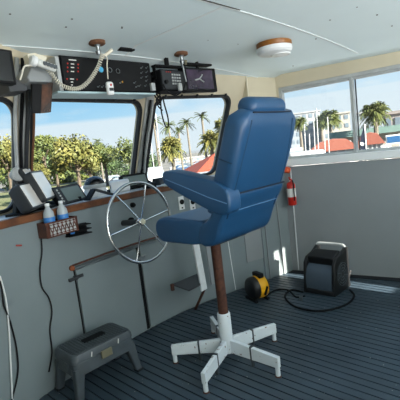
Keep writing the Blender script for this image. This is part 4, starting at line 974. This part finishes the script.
def car(px, dist, m, lab, ang=0, z0=GZ):
    base = far(px, dist, z0 + .04); u, d = facing(base); u = (u * math.cos(ang) + d * math.sin(ang)); d = V((-u.y, u.x, 0)); t_ = thing('car', lab, 'car', base, 'parked cars'); o = base
    pr = [(-2.2, .35), (2.2, .35), (2.25, .8), (1.3, 1.0), (.7, 1.5), (-1.2, 1.5), (-1.9, 1.0), (-2.25, .9)]
    MB().prism([o - d * .85 + u * a + V((0, 0, b)) for a, b in pr], d * 1.7).build('body', m, t_, bevel=.08)
    MB().prism([o - d * .87 + u * a + V((0, 0, b)) for a, b in ((1.05, 1.02), (.6, 1.42), (-1.1, 1.42), (-1.6, 1.02))], d * 1.74).build('window', 'bldg_window', t_)
    for a in (-1.4, 1.4):
        for b in (-.86, .7): MB().cyl(o + u * a + d * b + V((0, 0, .33)), o + u * a + d * (b + .16) + V((0, 0, .33)), .33, n=12).build('wheel', 'tyre', t_)
CARS = [(70, 62, 'car_red', 'red car under the trees behind the plotter'), (87, 58, 'car_white', 'white car left of the compass'), (112, 84, 'car_white', 'white car above the paper roll, nearest the trees'), (118, 74, 'car_silver', 'silver car above the paper roll'),
        (176, 105, 'car_white', 'white car in the lot left of the red canopy'), (184, 112, 'car_silver', 'silver car in the lot behind the palms'), (192, 98, 'car_white', 'white car in the lot above the red canopy'), (181, 95, 'car_blue', 'blue car in the lot left of the red canopy'), (199, 116, 'car_red', 'red car far in the lot behind thin palms')]
for a in CARS: car(*a, ang=random.uniform(-.4, .4))
# boats with white uprights
def boat(px, dist, L, lab, ang, ups, m='hull_white', zc=.5):
    base = far(px, dist, GZ); u, d = facing(base); u = (u * math.cos(ang) + d * math.sin(ang)); d = V((-u.y, u.x, 0)); t_ = thing('boat', lab, 'boat', base, 'boats at the dock'); hh = 2.2
    loops = []
    for s in [i / 8 for i in range(9)]:
        w_ = (.1 + 1.5 * math.sin(min(1, (1 - s) * 1.7 + .05) * PI / 2)); z = hh + .5 * s * s; o = base + u * L * (s - .5)
        loops.append([o - d * w_ + V((0, 0, z)), o - d * w_ * .75 + V((0, 0, .2)), o + d * w_ * .75 + V((0, 0, .2)), o + d * w_ + V((0, 0, z))])
    MB().loft(loops).build('hull', m, t_, smooth=30)
    MB().box(base - u * L * .1 + V((0, 0, hh + .75)), (L * .35, 1.8, 1.3), Matrix((u, d, V((0, 0, 1)))).transposed()).build('cabin', 'bldg_white', t_, bevel=.1)
    MB().box(base - u * L * .1 + V((0, 0, hh + .85)), (L * .36, 1.84, .45), Matrix((u, d, V((0, 0, 1)))).transposed()).build('cabin_window', 'bldg_window', t_)
    for k, (a, h_) in enumerate(ups): MB().cyl(base + u * a + V((0, 0, hh)), base + u * (a + .12) + V((0, 0, hh + h_)), .035, n=6).build('mast', 'hull_white', t_)
boat(312, 30, 7, 'white fishing boat with tall outriggers in the right window', .3, [(-.6, 3.3), (-.3, 2.6), (.1, 4.0), (.35, 4.3), (.8, 2.8), (1.1, 3.6)])
boat(294, 44, 8, 'white boat nearest the chair back in the right window', .2, [(.2, 1.6)])
boat(343, 50, 10, 'long white boat behind the red roofed shed', .1, [(1.5, 1.2)])
boat(152, 34, 6, 'small white boat low behind the middle pillar', .4, [(0, 6.5), (.7, 5.8)])
boat(210, 17, 6, 'blue hulled boat below the red canopies', .2, [(0, 1.0)], m='car_blue')
# feather flag and blue sign
base = far(365, 24, GZ); u, d = facing(base); t_ = thing('feather_flag', 'dark blue feather flag on a pole right of the window mullion', 'flag', base)
MB().cyl(base, base + V((0, 0, 4.9)), .03, n=6).build('pole', 'white', t_)
MB().prism([base + V((0, 0, 4.9)), base - u * .25 + V((0, 0, 4.2)), base - u * .42 + V((0, 0, 3.1)), base - u * .4 + V((0, 0, 2.5)), base + V((0, 0, 3.0))], d * .02).build('cloth', 'navy', t_)
lt_ = MB()
for k in range(3): lt_.box(base - u * .2 + V((0, 0, 3.0 + .42 * k)) - d * .02, (.2, .02, .16), Matrix((u, d, V((0, 0, 1)))).transposed() @ rotm(0, .6, 0))
lt_.build('lettering', 'white', t_)
base = far(393, 30, GZ); u, d = facing(base); R = Matrix((u, d, V((0, 0, 1)))).transposed(); t_ = thing('sign', 'blue sign board with white edge at the right side of the right window', 'sign', base)
for s_ in (-.35, .35): MB().cyl(base + u * s_, base + u * s_ + V((0, 0, 3.6)), .04, n=6).build('post', 'white', t_)
MB().box(base + V((0, 0, 3.75)), (.95, .06, .6), R).build('board', 'white', t_); MB().box(base + V((0, 0, 3.75)) - d * .04, (.78, .03, .42), R).build('panel', 'sign_blue', t_)
